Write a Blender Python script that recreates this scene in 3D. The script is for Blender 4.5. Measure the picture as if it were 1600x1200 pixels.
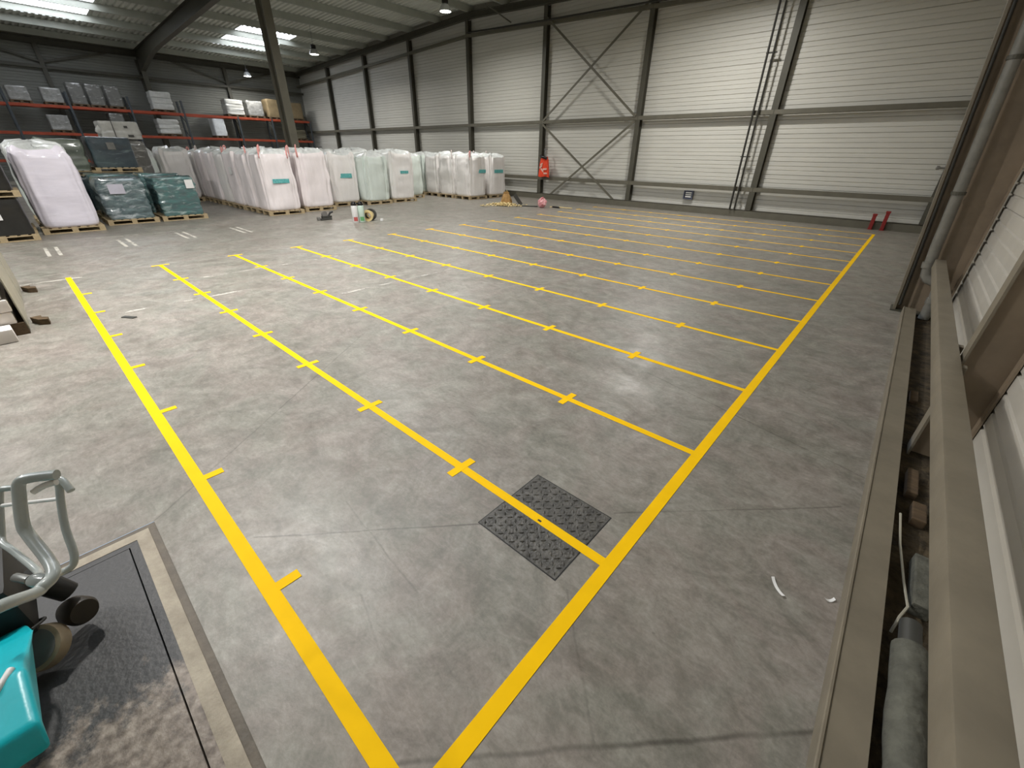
import bpy, bmesh, math, random
from mathutils import Vector, Matrix, noise

for o in list(bpy.data.objects):
    bpy.data.objects.remove(o, do_unlink=True)
SC = bpy.context.scene
COL = SC.collection
PI = math.pi
RND = random.Random(7)

# ---------------------------------------------------------------- camera
cam_d = bpy.data.cameras.new('camera')
cam = bpy.data.objects.new('camera', cam_d)
COL.objects.link(cam)
cam.matrix_world = Matrix(((0.743837, -0.334050, 0.578893, 10.1624),
                           (0.668214, 0.353577, -0.654578, -0.1697),
                           (0.013978, 0.873724, 0.486221, 1.95),
                           (0, 0, 0, 1)))
cam_d.sensor_fit = 'HORIZONTAL'
cam_d.sensor_width = 36.0
cam_d.lens = 642.85 * 36.0 / 1600.0
cam_d.clip_start = 0.05
cam_d.clip_end = 300
SC.camera = cam

# ---------------------------------------------------------------- world, view
w = bpy.data.worlds.new('world')
SC.world = w
w.use_nodes = True
bg = w.node_tree.nodes['Background']
bg.inputs[0].default_value = (0.62, 0.72, 0.85, 1)
bg.inputs[1].default_value = 0.8
SC.view_settings.view_transform = 'Standard'
SC.view_settings.look = 'None'
SC.view_settings.gamma = 1
SC.view_settings.use_curve_mapping = False
SC.view_settings.exposure = 0.0
LAMP_W = 430.0          # each high-bay lamp
LAMP_GLOW = 14.0
SKY_GLOW = 5.0          # daylight through the translucent roof sheets

# ---------------------------------------------------------------- helpers
def srgb(r, g, b):
    f = lambda c: (c / 255 / 12.92) if c / 255 <= 0.04045 else ((c / 255 + 0.055) / 1.055) ** 2.4
    return (f(r), f(g), f(b), 1.0)

def mat(name, rgb, rough=0.6, metal=0.0, var=0.12, scale=6.0, bump=0.0, bscale=40.0, spec=0.5, coat=0.0,
        rgb2=None, stretch=None, trans=0.0, detail=6.0, wisp=None):
    """procedural material: two tones mixed by noise, with fine relief"""
    m = bpy.data.materials.new(name)
    m.use_nodes = True
    nt = m.node_tree
    b = nt.nodes['Principled BSDF']
    c = srgb(*rgb)
    c2 = srgb(*rgb2) if rgb2 else tuple(max(0, x * (1 - 2 * var)) for x in c[:3]) + (1,)
    tc = nt.nodes.new('ShaderNodeTexCoord')
    mp = nt.nodes.new('ShaderNodeMapping')
    if stretch:
        mp.inputs['Scale'].default_value = stretch
    nt.links.new(tc.outputs['Object'], mp.inputs[0])
    n = nt.nodes.new('ShaderNodeTexNoise')
    n.inputs['Scale'].default_value = scale
    n.inputs['Detail'].default_value = detail
    n.inputs['Roughness'].default_value = 0.6
    nt.links.new(mp.outputs[0], n.inputs[0])
    r = nt.nodes.new('ShaderNodeValToRGB')
    r.color_ramp.elements[0].position = 0.35
    r.color_ramp.elements[1].position = 0.65
    r.color_ramp.elements[0].color = c2
    r.color_ramp.elements[1].color = c
    nt.links.new(n.outputs[0], r.inputs[0])
    nt.links.new(r.outputs[0], b.inputs['Base Color'])
    if wisp:
        wr, wg, wb_, wsc, w0, w1 = wisp
        mw = nt.nodes.new('ShaderNodeMapping'); mw.inputs['Scale'].default_value = (1, 1, 3.2); mw.inputs['Rotation'].default_value = (0.25, 0.1, 0)
        nt.links.new(tc.outputs['Object'], mw.inputs[0])
        nw = nt.nodes.new('ShaderNodeTexNoise'); nw.inputs['Scale'].default_value = wsc; nw.inputs['Detail'].default_value = 7; nw.inputs['Roughness'].default_value = 0.65; nw.inputs['Distortion'].default_value = 0.8
        nt.links.new(mw.outputs[0], nw.inputs[0])
        rw = nt.nodes.new('ShaderNodeValToRGB'); rw.color_ramp.elements[0].position = w0; rw.color_ramp.elements[1].position = w1
        nt.links.new(nw.outputs[0], rw.inputs[0])
        mxw = nt.nodes.new('ShaderNodeMix'); mxw.data_type = 'RGBA'
        nt.links.new(rw.outputs[0], mxw.inputs[0]); nt.links.new(r.outputs[0], mxw.inputs[6]); mxw.inputs[7].default_value = srgb(wr, wg, wb_)
        nt.links.new(mxw.outputs[2], b.inputs['Base Color'])
    b.inputs['Roughness'].default_value = rough
    b.inputs['Metallic'].default_value = metal
    b.inputs['Specular IOR Level'].default_value = spec
    b.inputs['Coat Weight'].default_value = coat
    b.inputs['Coat Roughness'].default_value = 0.12
    if trans:
        b.inputs['Subsurface Weight'].default_value = trans
        b.inputs['Subsurface Radius'].default_value = (0.05, 0.05, 0.05)
    if bump:
        n2 = nt.nodes.new('ShaderNodeTexNoise')
        n2.inputs['Scale'].default_value = bscale
        n2.inputs['Detail'].default_value = 4
        nt.links.new(mp.outputs[0], n2.inputs[0])
        bp = nt.nodes.new('ShaderNodeBump')
        bp.inputs['Strength'].default_value = bump
        bp.inputs['Distance'].default_value = 0.02
        nt.links.new(n2.outputs[0], bp.inputs['Height'])
        nt.links.new(bp.outputs[0], b.inputs['Normal'])
    return m

def emit(name, rgb, s):
    m = bpy.data.materials.new(name)
    m.use_nodes = True
    nt = m.node_tree
    b = nt.nodes['Principled BSDF']
    b.inputs['Base Color'].default_value = (0.8, 0.8, 0.8, 1)
    b.inputs['Emission Color'].default_value = srgb(*rgb)
    b.inputs['Emission Strength'].default_value = s
    return m

class MB:
    """collects shapes, builds ONE mesh object"""
    def __init__(s):
        s.v = []; s.f = []; s.m = []
    def add(s, vs, fs, mi=0):
        k = len(s.v)
        s.v += [tuple(p) for p in vs]
        s.f += [tuple(i + k for i in f) for f in fs]
        s.m += [mi] * len(fs)
        return s
    def box(s, x0, x1, y0, y1, z0, z1, mi=0):
        vs = [(x, y, z) for x in (x0, x1) for y in (y0, y1) for z in (z0, z1)]
        return s.add(vs, [(0, 1, 3, 2), (4, 6, 7, 5), (0, 4, 5, 1), (2, 3, 7, 6), (0, 2, 6, 4), (1, 5, 7, 3)], mi)
    def cham(s, x0, x1, y0, y1, z0, z1, c, mi=0):
        """box with chamfered edges"""
        vs = []; 
        bm = bmesh.new()
        bmesh.ops.create_cube(bm, size=1)
        for v in bm.verts:
            v.co = ((x0 + x1) / 2 + v.co.x * (x1 - x0), (y0 + y1) / 2 + v.co.y * (y1 - y0), (z0 + z1) / 2 + v.co.z * (z1 - z0))
        bmesh.ops.bevel(bm, geom=bm.edges[:], offset=c, segments=2, affect='EDGES', profile=0.6)
        bm.verts.index_update()
        s.add([v.co[:] for v in bm.verts], [[v.index for v in f.verts] for f in bm.faces], mi)
        bm.free()
        return s
    def tube(s, pts, r, seg=10, closed=False, mi=0, caps=True, flat=None):
        pts = [Vector(p) for p in pts]
        n = len(pts); rs = r if isinstance(r, (list, tuple)) else [r] * n
        vs = []; fs = []
        up = None
        for i, p in enumerate(pts):
            if closed:
                t = (pts[(i + 1) % n] - pts[i - 1]).normalized()
            else:
                t = (pts[min(i + 1, n - 1)] - pts[max(i - 1, 0)]).normalized()
            if up is None:
                up = Vector((0, 0, 1)) if abs(t.z) < 0.9 else Vector((1, 0, 0))
            a = t.cross(up).normalized()
            b = a.cross(t).normalized()
            up = b
            for k in range(seg):
                an = 2 * PI * k / seg
                q = p + a * math.cos(an) * rs[i] + b * math.sin(an) * rs[i] * (flat or 1)
                vs.append(q[:])
        m = n if closed else n - 1
        for i in range(m):
            for k in range(seg):
                a0 = i * seg + k; a1 = i * seg + (k + 1) % seg
                j = (i + 1) % n
                fs.append((a0, a1, j * seg + (k + 1) % seg, j * seg + k))
        if caps and not closed:
            fs.append(tuple(range(seg - 1, -1, -1)))
            fs.append(tuple((n - 1) * seg + k for k in range(seg)))
        return s.add(vs, fs, mi)
    def lathe(s, prof, seg=24, c=(0, 0, 0), axis=None, mi=0):
        """prof: (radius, height) list about z, or about 'axis'"""
        vs = []; fs = []
        M = Matrix.Identity(3)
        if axis is not None:
            M = Vector((0, 0, 1)).rotation_difference(Vector(axis)).to_matrix()
        for r, h in prof:
            for k in range(seg):
                a = 2 * PI * k / seg
                vs.append((Vector(c) + M @ Vector((r * math.cos(a), r * math.sin(a), h)))[:])
        for i in range(len(prof) - 1):
            for k in range(seg):
                k1 = (k + 1) % seg
                fs.append((i * seg + k, i * seg + k1, (i + 1) * seg + k1, (i + 1) * seg + k))
        fs.append(tuple(range(seg - 1, -1, -1)))
        fs.append(tuple((len(prof) - 1) * seg + k for k in range(seg)))
        return s.add(vs, fs, mi)
    def prism(s, poly, z0, z1, mi=0):
        n = len(poly)
        vs = [(x, y, z0) for x, y in poly] + [(x, y, z1) for x, y in poly]
        fs = [tuple(range(n - 1, -1, -1)), tuple(range(n, 2 * n))]
        fs += [(i, (i + 1) % n, n + (i + 1) % n, n + i) for i in range(n)]
        return s.add(vs, fs, mi)
    def bar(s, a, b, wd, th, side=(0, 0, 1), mi=0):
        """rectangular bar from a to b; wd measured along 'side'"""
        a = Vector(a); b = Vector(b); t = (b - a).normalized()
        sd = Vector(side); sd = (sd - t * sd.dot(t)).normalized()
        nn = t.cross(sd)
        vs = []
        for p in (a, b):
            for i, j in ((-1, -1), (1, -1), (1, 1), (-1, 1)):
                vs.append((p + sd * i * wd / 2 + nn * j * th / 2)[:])
        return s.add(vs, [(3, 2, 1, 0), (4, 5, 6, 7), (0, 1, 5, 4), (1, 2, 6, 5), (2, 3, 7, 6), (3, 0, 4, 7)], mi)
    def ibeam(s, a, b, h, wd, side, t=0.02, h2=None):
        """I-section from a to b, depth h along 'side' (h2 at the far end)"""
        a = Vector(a); b = Vector(b); d = (b - a).normalized()
        sd = Vector(side); sd = (sd - d * sd.dot(d)).normalized(); nn = d.cross(sd)
        vs = []
        for p, hh in ((a, h), (b, h2 or h)):
            y = hh / 2; x = wd / 2
            for px, py in ((-x, -y), (x, -y), (x, -y + t), (t / 2, -y + t), (t / 2, y - t), (x, y - t), (x, y), (-x, y), (-x, y - t), (-t / 2, y - t), (-t / 2, -y + t), (-x, -y + t)):
                vs.append((p + nn * px + sd * py)[:])
        n = 12
        fs = [(i, (i + 1) % n, n + (i + 1) % n, n + i) for i in range(n)]
        for o in (0, n):
            fs += [(o, o + 1, o + 2, o + 11), (o + 3, o + 4, o + 9, o + 10), (o + 5, o + 6, o + 7, o + 8)]
        return s.add(vs, fs)
    def build(s, name, m, parent=None, smooth=False, fix=True):
        me = bpy.data.meshes.new(name)
        me.from_pydata(s.v, [], s.f)
        ms = m if isinstance(m, (list, tuple)) else [m]
        for x in ms:
            me.materials.append(x)
        if len(ms) > 1:
            me.polygons.foreach_set('material_index', s.m)
        if fix:
            bm = bmesh.new(); bm.from_mesh(me)
            bmesh.ops.recalc_face_normals(bm, faces=bm.faces)
            bm.to_mesh(me); bm.free()
        if smooth:
            me.polygons.foreach_set('use_smooth', [True] * len(me.polygons))
            try:
                me.set_sharp_from_angle(angle=math.radians(smooth if smooth is not True else 50))
            except Exception:
                pass
        me.update()
        return link(name, me, parent)

def link(name, me, parent=None, loc=None, rz=0):
    o = bpy.data.objects.new(name, me)
    COL.objects.link(o)
    if parent is not None:
        o.parent = parent
    if loc is not None:
        o.location = loc
    if rz:
        o.rotation_euler.z = rz
    return o

def tag(o, label, cat=None, group=None, kind=None):
    o['label'] = label
    if cat: o['category'] = cat
    if group: o['group'] = group
    if kind: o['kind'] = kind
    return o

def empty(name, loc, label, cat, group=None, rz=0):
    o = bpy.data.objects.new(name, None)
    COL.objects.link(o)
    o.location = loc
    o.rotation_euler.z = rz
    o.empty_display_size = 0.2
    return tag(o, label, cat, group)

ORD = ['first', 'second', 'third', 'fourth', 'fifth', 'sixth', 'seventh', 'eighth', 'ninth', 'tenth', 'eleventh', 'twelfth', 'thirteenth', 'fourteenth']

# ---------------------------------------------------------------- dimensions (metres)
X0, X1 = -29.7, 11.05            # left wall, right wall
Y0, Y1 = -9.6, 18.6              # front wall (behind the camera), back wall
RIDGE = -9.4
def beam_z(x):                   # underside of the roof edge beam
    return 7.86 - 0.038 * abs(x - RIDGE)
def pur_z(x):                    # underside of the purlins
    return beam_z(x) + 0.25
def deck_z(x):                   # underside of the roof sheets
    return pur_z(x) + 0.28

# ---------------------------------------------------------------- materials
M = {}
M['tray'] = mat('liner_tray_white', (206, 205, 197), 0.45, var=0.05, scale=0.7, stretch=(0.3, 0.3, 3), bump=0.05, bscale=6)
M['tray_r'] = mat('right_wall_liner', (196, 191, 180), 0.5, var=0.07, scale=1.2, bump=0.05, bscale=8)
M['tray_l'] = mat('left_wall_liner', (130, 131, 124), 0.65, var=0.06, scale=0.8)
M['backing'] = mat('wall_backing', (176, 173, 162), 0.8, var=0.05)
M['deck'] = mat('roof_deck_sheet', (214, 216, 206), 0.45, var=0.08, scale=0.6)
M['steel'] = mat('grey_painted_steel', (102, 99, 86), 0.5, var=0.08, scale=3)
M['purlin'] = mat('grey_green_purlin_steel', (176, 180, 170), 0.5, var=0.06, scale=2)
M['steel_d'] = mat('dark_painted_steel', (78, 76, 65), 0.55, var=0.08, scale=3)
M['steel_r'] = mat('grey_brown_steel', (126, 118, 102), 0.5, var=0.1, scale=4, bump=0.05, bscale=30)
M['col_r'] = mat('brown_grey_column_steel', (150, 134, 114), 0.55, var=0.12, scale=3, bump=0.05, bscale=20)
M['pvc'] = mat('grey_pvc_pipe', (128, 126, 118), 0.35, var=0.12, scale=7)
M['lag'] = mat('dusty_lagged_pipe', (98, 98, 88), 0.8, var=0.2, scale=14, bump=0.6, bscale=25)
M['dirt'] = mat('gutter_dirt', (84, 72, 52), 0.95, var=0.38, scale=9, bump=0.9, bscale=30)
M['galv'] = mat('galvanised_steel', (150, 152, 150), 0.35, metal=0.7, var=0.1, scale=12)
M['wood'] = mat('pallet_wood', (188, 168, 132), 0.8, var=0.12, scale=5, stretch=(1, 6, 6), bump=0.15, bscale=30)
M['wood_d'] = mat('dark_pallet_wood', (96, 78, 56), 0.85, var=0.2, scale=5, stretch=(1, 6, 6), bump=0.2, bscale=30)
M['bag'] = mat('white_woven_bag', (245, 242, 239), 0.5, var=0.04, scale=2.5, bump=0.7, bscale=6, coat=0.3, stretch=(1.8, 1.8, 0.4))
M['bag_p'] = mat('pinkish_white_woven_bag', (245, 237, 237), 0.5, var=0.05, scale=2.5, bump=0.7, bscale=6, coat=0.3, stretch=(1.8, 1.8, 0.4))
M['bag_g'] = mat('greenish_white_woven_bag', (228, 238, 231), 0.5, var=0.05, scale=2.5, bump=0.7, bscale=6, coat=0.3, stretch=(1.8, 1.8, 0.4))
M['bag_l'] = mat('lilac_white_woven_bag', (236, 231, 242), 0.45, var=0.04, scale=2.0, bump=0.2, bscale=5, coat=0.3, stretch=(1, 1, 5))
M['hood'] = mat('crumpled_film_hood', (232, 236, 234), 0.3, var=0.1, scale=9, bump=0.6, bscale=14, coat=0.6)
M['strap'] = mat('pink_lifting_strap', (236, 164, 158), 0.7, var=0.1, scale=20)
M['strap_w'] = mat('white_lifting_strap', (226, 214, 210), 0.7, var=0.1, scale=20)
M['print'] = mat('teal_print_band', (70, 160, 160), 0.6, scale=16, rgb2=(120, 196, 194), stretch=(1, 2.2, 1), detail=2)
M['paper'] = mat('white_paper_label', (238, 238, 236), 0.7, var=0.04)
M['paper_l'] = mat('lilac_paper_label', (198, 196, 208), 0.7, var=0.06)
M['film_t'] = mat('teal_film_wrap', (78, 120, 118), 0.16, scale=4, rgb2=(84, 102, 104), bump=1.0, bscale=5, coat=1.0, stretch=(1, 1, 2.6), wisp=(190, 208, 206, 2.6, 0.54, 0.74))
M['film_s'] = mat('slate_film_wrap', (110, 130, 132), 0.16, scale=4, rgb2=(76, 92, 96), bump=1.0, bscale=5, coat=1.0, stretch=(1, 1, 2.6), wisp=(200, 208, 212, 2.8, 0.52, 0.72))
M['film_d'] = mat('dark_slate_film_wrap', (66, 82, 86), 0.3, scale=2.5, rgb2=(46, 58, 68), bump=0.5, bscale=6, coat=0.7, wisp=(120, 138, 138, 1.8, 0.55, 0.75))
M['film_p'] = mat('pale_green_film_wrap', (128, 140, 124), 0.4, scale=2.5, rgb2=(96, 102, 94), bump=0.5, bscale=6, coat=0.4)
M['film_b'] = mat('black_film_wrap', (34, 34, 32), 0.35, var=0.2, scale=3, bump=0.4, bscale=7, coat=0.4)
M['film_c'] = mat('clear_wrapped_white_goods', (150, 150, 146), 0.3, var=0.2, scale=5, bump=0.5, bscale=9, coat=0.7, wisp=(214, 214, 212, 2.2, 0.56, 0.7))
M['film_w'] = mat('bright_white_wrapped_goods', (226, 230, 232), 0.3, var=0.08, scale=5, bump=0.5, bscale=9, coat=0.7)
M['film_g'] = mat('dull_grey_wrapped_goods', (112, 112, 108), 0.3, var=0.14, scale=5, bump=0.5, bscale=9, coat=0.8, wisp=(214, 214, 212, 2.2, 0.56, 0.7))
M['sackp'] = mat('white_paper_sack', (192, 192, 186), 0.55, var=0.1, scale=6, bump=0.3, bscale=10, coat=0.3)
M['sackg'] = mat('brown_grey_sack_film', (96, 92, 74), 0.6, var=0.12, scale=6, bump=0.3, bscale=10)
M['carton'] = mat('brown_carton', (128, 112, 82), 0.8, var=0.1, scale=4)
M['orange'] = mat('orange_rack_beam', (160, 66, 38), 0.5, var=0.12, scale=3)
M['upr'] = mat('blue_grey_rack_upright', (62, 68, 72), 0.55, var=0.1)
M['foam'] = mat('white_foam_board', (232, 226, 220), 0.7, var=0.03, scale=3, bump=0.1, bscale=25)
M['foam_s'] = mat('dusty_film_side', (168, 164, 148), 0.5, var=0.08, scale=4, bump=0.3, bscale=9)
M['teal'] = mat('teal_machine_plastic', (8, 178, 190), 0.32, var=0.06, scale=5, bump=0.04, bscale=60)
M['teal_shade'] = mat('shade_toned_teal_plastic', (20, 92, 98), 0.4, var=0.1, scale=5)  # darkened copy of the body teal: side panel shade put into the colour
M['tubegrey'] = mat('grey_painted_tube', (172, 180, 178), 0.25, var=0.06, scale=20, coat=0.4)
M['rubber'] = mat('black_rubber', (26, 26, 24), 0.6, var=0.2, scale=9)
M['rubber_b'] = mat('brown_black_rubber', (48, 40, 28), 0.55, var=0.2, scale=9)
M['tyre'] = mat('beige_wheel_tyre', (172, 156, 130), 0.6, var=0.1, scale=12)
M['hub'] = mat('grey_wheel_hub', (120, 118, 114), 0.5, var=0.08, scale=9)
M['blackp'] = mat('black_plastic', (24, 24, 26), 0.4, var=0.1)
M['vest'] = mat('orange_hi_vis_fabric', (236, 74, 38), 0.75, var=0.08, scale=14, bump=0.3, bscale=40)
M['refl'] = mat('pale_reflective_strip', (238, 190, 172), 0.4, var=0.1, scale=16)
M['red'] = mat('red_painted_steel', (140, 30, 28), 0.5, var=0.1, scale=9)
M['vent'] = mat('blue_grey_vent_frame', (86, 92, 110), 0.5, var=0.08)
M['white'] = mat('white_plastic', (232, 232, 230), 0.4, var=0.03)
M['redp'] = mat('red_logo_print', (196, 96, 92), 0.5, var=0.1)
M['grnp'] = mat('green_logo_print', (110, 176, 116), 0.5, var=0.1)
M['mint'] = mat('pale_green_plastic', (206, 226, 212), 0.4, var=0.04)
M['cream'] = mat('cream_backing_paper', (226, 204, 146), 0.7, var=0.08, scale=10)
M['kraft'] = mat('kraft_paper', (184, 146, 92), 0.8, var=0.15, scale=10)
M['pink'] = mat('pink_tape_roll', (206, 118, 126), 0.6, scale=14, rgb2=(236, 190, 190))
M['dkgrey'] = mat('dark_grey_plastic', (62, 62, 58), 0.5, var=0.1)
M['cable'] = mat('dark_cable_sheath', (46, 45, 38), 0.6, var=0.15, scale=9)
M['angle'] = mat('dirty_pit_edge_steel', (108, 98, 84), 0.6, var=0.2, scale=7, bump=0.2, bscale=30)
M['kerb'] = mat('pale_worn_pit_kerb', (176, 166, 148), 0.7, scale=6, rgb2=(146, 136, 120), bump=0.2, bscale=40)
M['lamp_glow'] = emit('lamp_lens_glow', (255, 252, 240), LAMP_GLOW)
M['lamp_cone'] = mat('clear_lamp_cone', (200, 204, 206), 0.2, metal=0.5, var=0.05)

def paint_plate():
    """dark painted dock plate, worn to bare floor colour in patches"""
    m = mat('dark_dock_plate_paint', (66, 66, 66), 0.5, bump=0.15, bscale=40, scale=1.5, rgb2=(56, 56, 58))
    nt = m.node_tree
    b = nt.nodes['Principled BSDF']
    ramp = b.inputs['Base Color'].links[0].from_node
    tc = nt.nodes.new('ShaderNodeTexCoord')
    sep = nt.nodes.new('ShaderNodeSeparateXYZ')
    nt.links.new(tc.outputs['Object'], sep.inputs[0])
    n = nt.nodes.new('ShaderNodeTexNoise'); n.inputs['Scale'].default_value = 9; n.inputs['Detail'].default_value = 8
    n.inputs['Roughness'].default_value = 0.7
    nt.links.new(tc.outputs['Object'], n.inputs[0])
    # wear grows where traffic drives on, at the far end from the front edge (x > 8.35)
    mr = nt.nodes.new('ShaderNodeMapRange')
    mr.inputs[1].default_value = 8.1; mr.inputs[2].default_value = 8.7
    mr.inputs[3].default_value = -0.35; mr.inputs[4].default_value = 0.22
    nt.links.new(sep.outputs[0], mr.inputs[0])
    ad = nt.nodes.new('ShaderNodeMath'); ad.operation = 'ADD'
    nt.links.new(n.outputs[0], ad.inputs[0]); nt.links.new(mr.outputs[0], ad.inputs[1])
    rp = nt.nodes.new('ShaderNodeValToRGB')
    rp.color_ramp.elements[0].position = 0.46; rp.color_ramp.elements[1].position = 0.6
    rp.color_ramp.elements[0].color = (0, 0, 0, 1); rp.color_ramp.elements[1].color = (1, 1, 1, 1)
    nt.links.new(ad.outputs[0], rp.inputs[0])
    n3 = nt.nodes.new('ShaderNodeTexNoise'); n3.inputs['Scale'].default_value = 25; n3.inputs['Detail'].default_value = 5
    nt.links.new(tc.outputs['Object'], n3.inputs[0])
    r3 = nt.nodes.new('ShaderNodeValToRGB')
    r3.color_ramp.elements[0].color = srgb(104, 92, 82); r3.color_ramp.elements[1].color = srgb(168, 156, 144)
    r3.color_ramp.elements[0].position = 0.35; r3.color_ramp.elements[1].position = 0.68
    nt.links.new(n3.outputs[0], r3.inputs[0])
    mx = nt.nodes.new('ShaderNodeMix'); mx.data_type = 'RGBA'
    nt.links.new(rp.outputs[0], mx.inputs[0])
    nt.links.new(ramp.outputs[0], mx.inputs[6]); nt.links.new(r3.outputs[0], mx.inputs[7])
    nt.links.new(mx.outputs[2], b.inputs['Base Color'])
    return m
M['plate'] = paint_plate()

def tape_mat(name, rgb, wear=0.0):
    m = mat(name, rgb, 0.7, var=0.03, scale=5, spec=0.15)
    if wear:
        nt = m.node_tree
        out = [n for n in nt.nodes if n.type == 'OUTPUT_MATERIAL'][0]
        b = nt.nodes['Principled BSDF']
        tr = nt.nodes.new('ShaderNodeBsdfTransparent')
        tc = nt.nodes.new('ShaderNodeTexCoord')
        n = nt.nodes.new('ShaderNodeTexNoise'); n.inputs['Scale'].default_value = 3.5; n.inputs['Detail'].default_value = 9
        n.inputs['Roughness'].default_value = 0.75
        nt.links.new(tc.outputs['Object'], n.inputs[0])
        r = nt.nodes.new('ShaderNodeValToRGB')
        r.color_ramp.elements[0].position = wear - 0.05; r.color_ramp.elements[1].position = wear + 0.08
        nt.links.new(n.outputs[0], r.inputs[0])
        mx = nt.nodes.new('ShaderNodeMixShader')
        nt.links.new(r.outputs[0], mx.inputs[0]); nt.links.new(tr.outputs[0], mx.inputs[1]); nt.links.new(b.outputs[0], mx.inputs[2])
        nt.links.new(mx.outputs[0], out.inputs[0])
    return m
M['yellow'] = tape_mat('yellow_floor_tape', (255, 203, 0))
M['oldwhite'] = tape_mat('worn_white_paint', (198, 194, 184), 0.41)
M['oldwhite2'] = tape_mat('nearly_gone_white_paint', (184, 180, 172), 0.5)

def concrete():
    m = bpy.data.materials.new('worn_concrete_floor')
    m.use_nodes = True
    nt = m.node_tree; N = nt.nodes; L = nt.links
    b = N['Principled BSDF']
    tc = N.new('ShaderNodeTexCoord')
    def noi(scale, det=6, rough=0.6, stretch=None, dist=0.0, rot=0):
        src = tc.outputs['Object']
        if stretch or rot:
            mp = N.new('ShaderNodeMapping'); mp.inputs['Scale'].default_value = stretch or (1, 1, 1)
            mp.inputs['Rotation'].default_value = (0, 0, rot)
            L.new(src, mp.inputs[0]); src = mp.outputs[0]
        n = N.new('ShaderNodeTexNoise')
        n.inputs['Scale'].default_value = scale; n.inputs['Detail'].default_value = det
        n.inputs['Roughness'].default_value = rough; n.inputs['Distortion'].default_value = dist
        L.new(src, n.inputs[0])
        return n.outputs[0]
    def ramp(src, p0, p1, c0, c1):
        r = N.new('ShaderNodeValToRGB')
        r.color_ramp.elements[0].position = p0; r.color_ramp.elements[1].position = p1
        r.color_ramp.elements[0].color = c0; r.color_ramp.elements[1].color = c1
        L.new(src, r.inputs[0]); return r.outputs[0]
    def mix(fac, a, bb, mode='MIX'):
        x = N.new('ShaderNodeMix'); x.data_type = 'RGBA'; x.blend_type = mode
        for i, v in ((0, fac), (6, a), (7, bb)):
            if isinstance(v, (int, float, tuple)): x.inputs[i].default_value = v
            else: L.new(v, x.inputs[i])
        return x.outputs[2]
    def mth(op, a, bb=None, c=None):
        x = N.new('ShaderNodeMath'); x.operation = op
        for i, v in enumerate((a, bb, c)):
            if v is None: continue
            if isinstance(v, (int, float)): x.inputs[i].default_value = v
            else: L.new(v, x.inputs[i])
        return x.outputs[0]
    base = ramp(noi(0.45, 7, 0.62, dist=0.6), 0.36, 0.66, srgb(120, 114, 107), srgb(158, 152, 145))
    tint = ramp(noi(0.9, 4, 0.5, dist=0.4), 0.42, 0.66, srgb(138, 140, 130), srgb(156, 144, 140))
    c = mix(0.45, base, tint)
    fine = ramp(noi(7, 9, 0.72), 0.34, 0.7, srgb(96, 92, 86), srgb(176, 169, 161))
    c = mix(0.55, c, fine)
    blo = ramp(noi(2.6, 6, 0.75, dist=1.2), 0.38, 0.66, srgb(112, 106, 98), srgb(178, 172, 166))
    c = mix(0.45, c, blo)
    # scuffs: pale streaks along both traffic directions
    s1 = ramp(noi(3.2, 5, 0.7, (1, 5, 1), rot=0.12), 0.58, 0.72, (0, 0, 0, 1), (1, 1, 1, 1))
    s2 = ramp(noi(2.6, 5, 0.7, (6, 1, 1), rot=-0.3), 0.62, 0.76, (0, 0, 0, 1), (1, 1, 1, 1))
    c = mix(mth('MULTIPLY', s1, 0.32), c, srgb(194, 187, 180))
    c = mix(mth('MULTIPLY', s2, 0.28), c, srgb(190, 184, 177))
    s3 = ramp(noi(9, 6, 0.75, (1, 4, 1), rot=0.5, dist=0.8), 0.56, 0.72, (0, 0, 0, 1), (1, 1, 1, 1))
    c = mix(mth('MULTIPLY', s3, 0.30), c, srgb(196, 189, 182))
    s4 = ramp(noi(6, 6, 0.75, (3, 1, 1), rot=-0.7, dist=0.8), 0.58, 0.74, (0, 0, 0, 1), (1, 1, 1, 1))
    c = mix(mth('MULTIPLY', s4, 0.35), c, srgb(96, 92, 84))
    hue = ramp(noi(1.7, 5, 0.65, dist=1.0), 0.4, 0.62, srgb(146, 152, 140), srgb(166, 150, 144))
    c = mix(0.25, c, hue)
    gr = ramp(noi(42, 6, 0.75), 0.36, 0.66, srgb(104, 100, 94), srgb(172, 166, 158))
    c = mix(0.22, c, gr)
    # stains
    st = ramp(noi(0.8, 5, 0.6, dist=1.5), 0.62, 0.78, (0, 0, 0, 1), (1, 1, 1, 1))
    c = mix(mth('MULTIPLY', st, 0.3), c, srgb(98, 92, 84))
    sp = ramp(noi(19, 3, 0.5), 0.74, 0.79, (0, 0, 0, 1), (1, 1, 1, 1))
    c = mix(mth('MULTIPLY', sp, 0.4), c, srgb(80, 76, 70))
    # cracks and sawn joints, as segments on the slab
    wob = N.new('ShaderNodeTexNoise'); wob.inputs['Scale'].default_value = 5; wob.inputs['Detail'].default_value = 6
    L.new(tc.outputs['Object'], wob.inputs[0])
    vm = N.new('ShaderNodeVectorMath'); vm.operation = 'SUBTRACT'; vm.inputs[1].default_value = (0.5, 0.5, 0.5)
    L.new(wob.outputs['Color'], vm.inputs[0])
    vs = N.new('ShaderNodeVectorMath'); vs.operation = 'SCALE'; vs.inputs['Scale'].default_value = 0.03
    L.new(vm.outputs[0], vs.inputs[0])
    va = N.new('ShaderNodeVectorMath'); va.operation = 'ADD'
    L.new(tc.outputs['Object'], va.inputs[0]); L.new(vs.outputs[0], va.inputs[1])
    sep = N.new('ShaderNodeSeparateXYZ'); L.new(va.outputs[0], sep.inputs[0])
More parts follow.
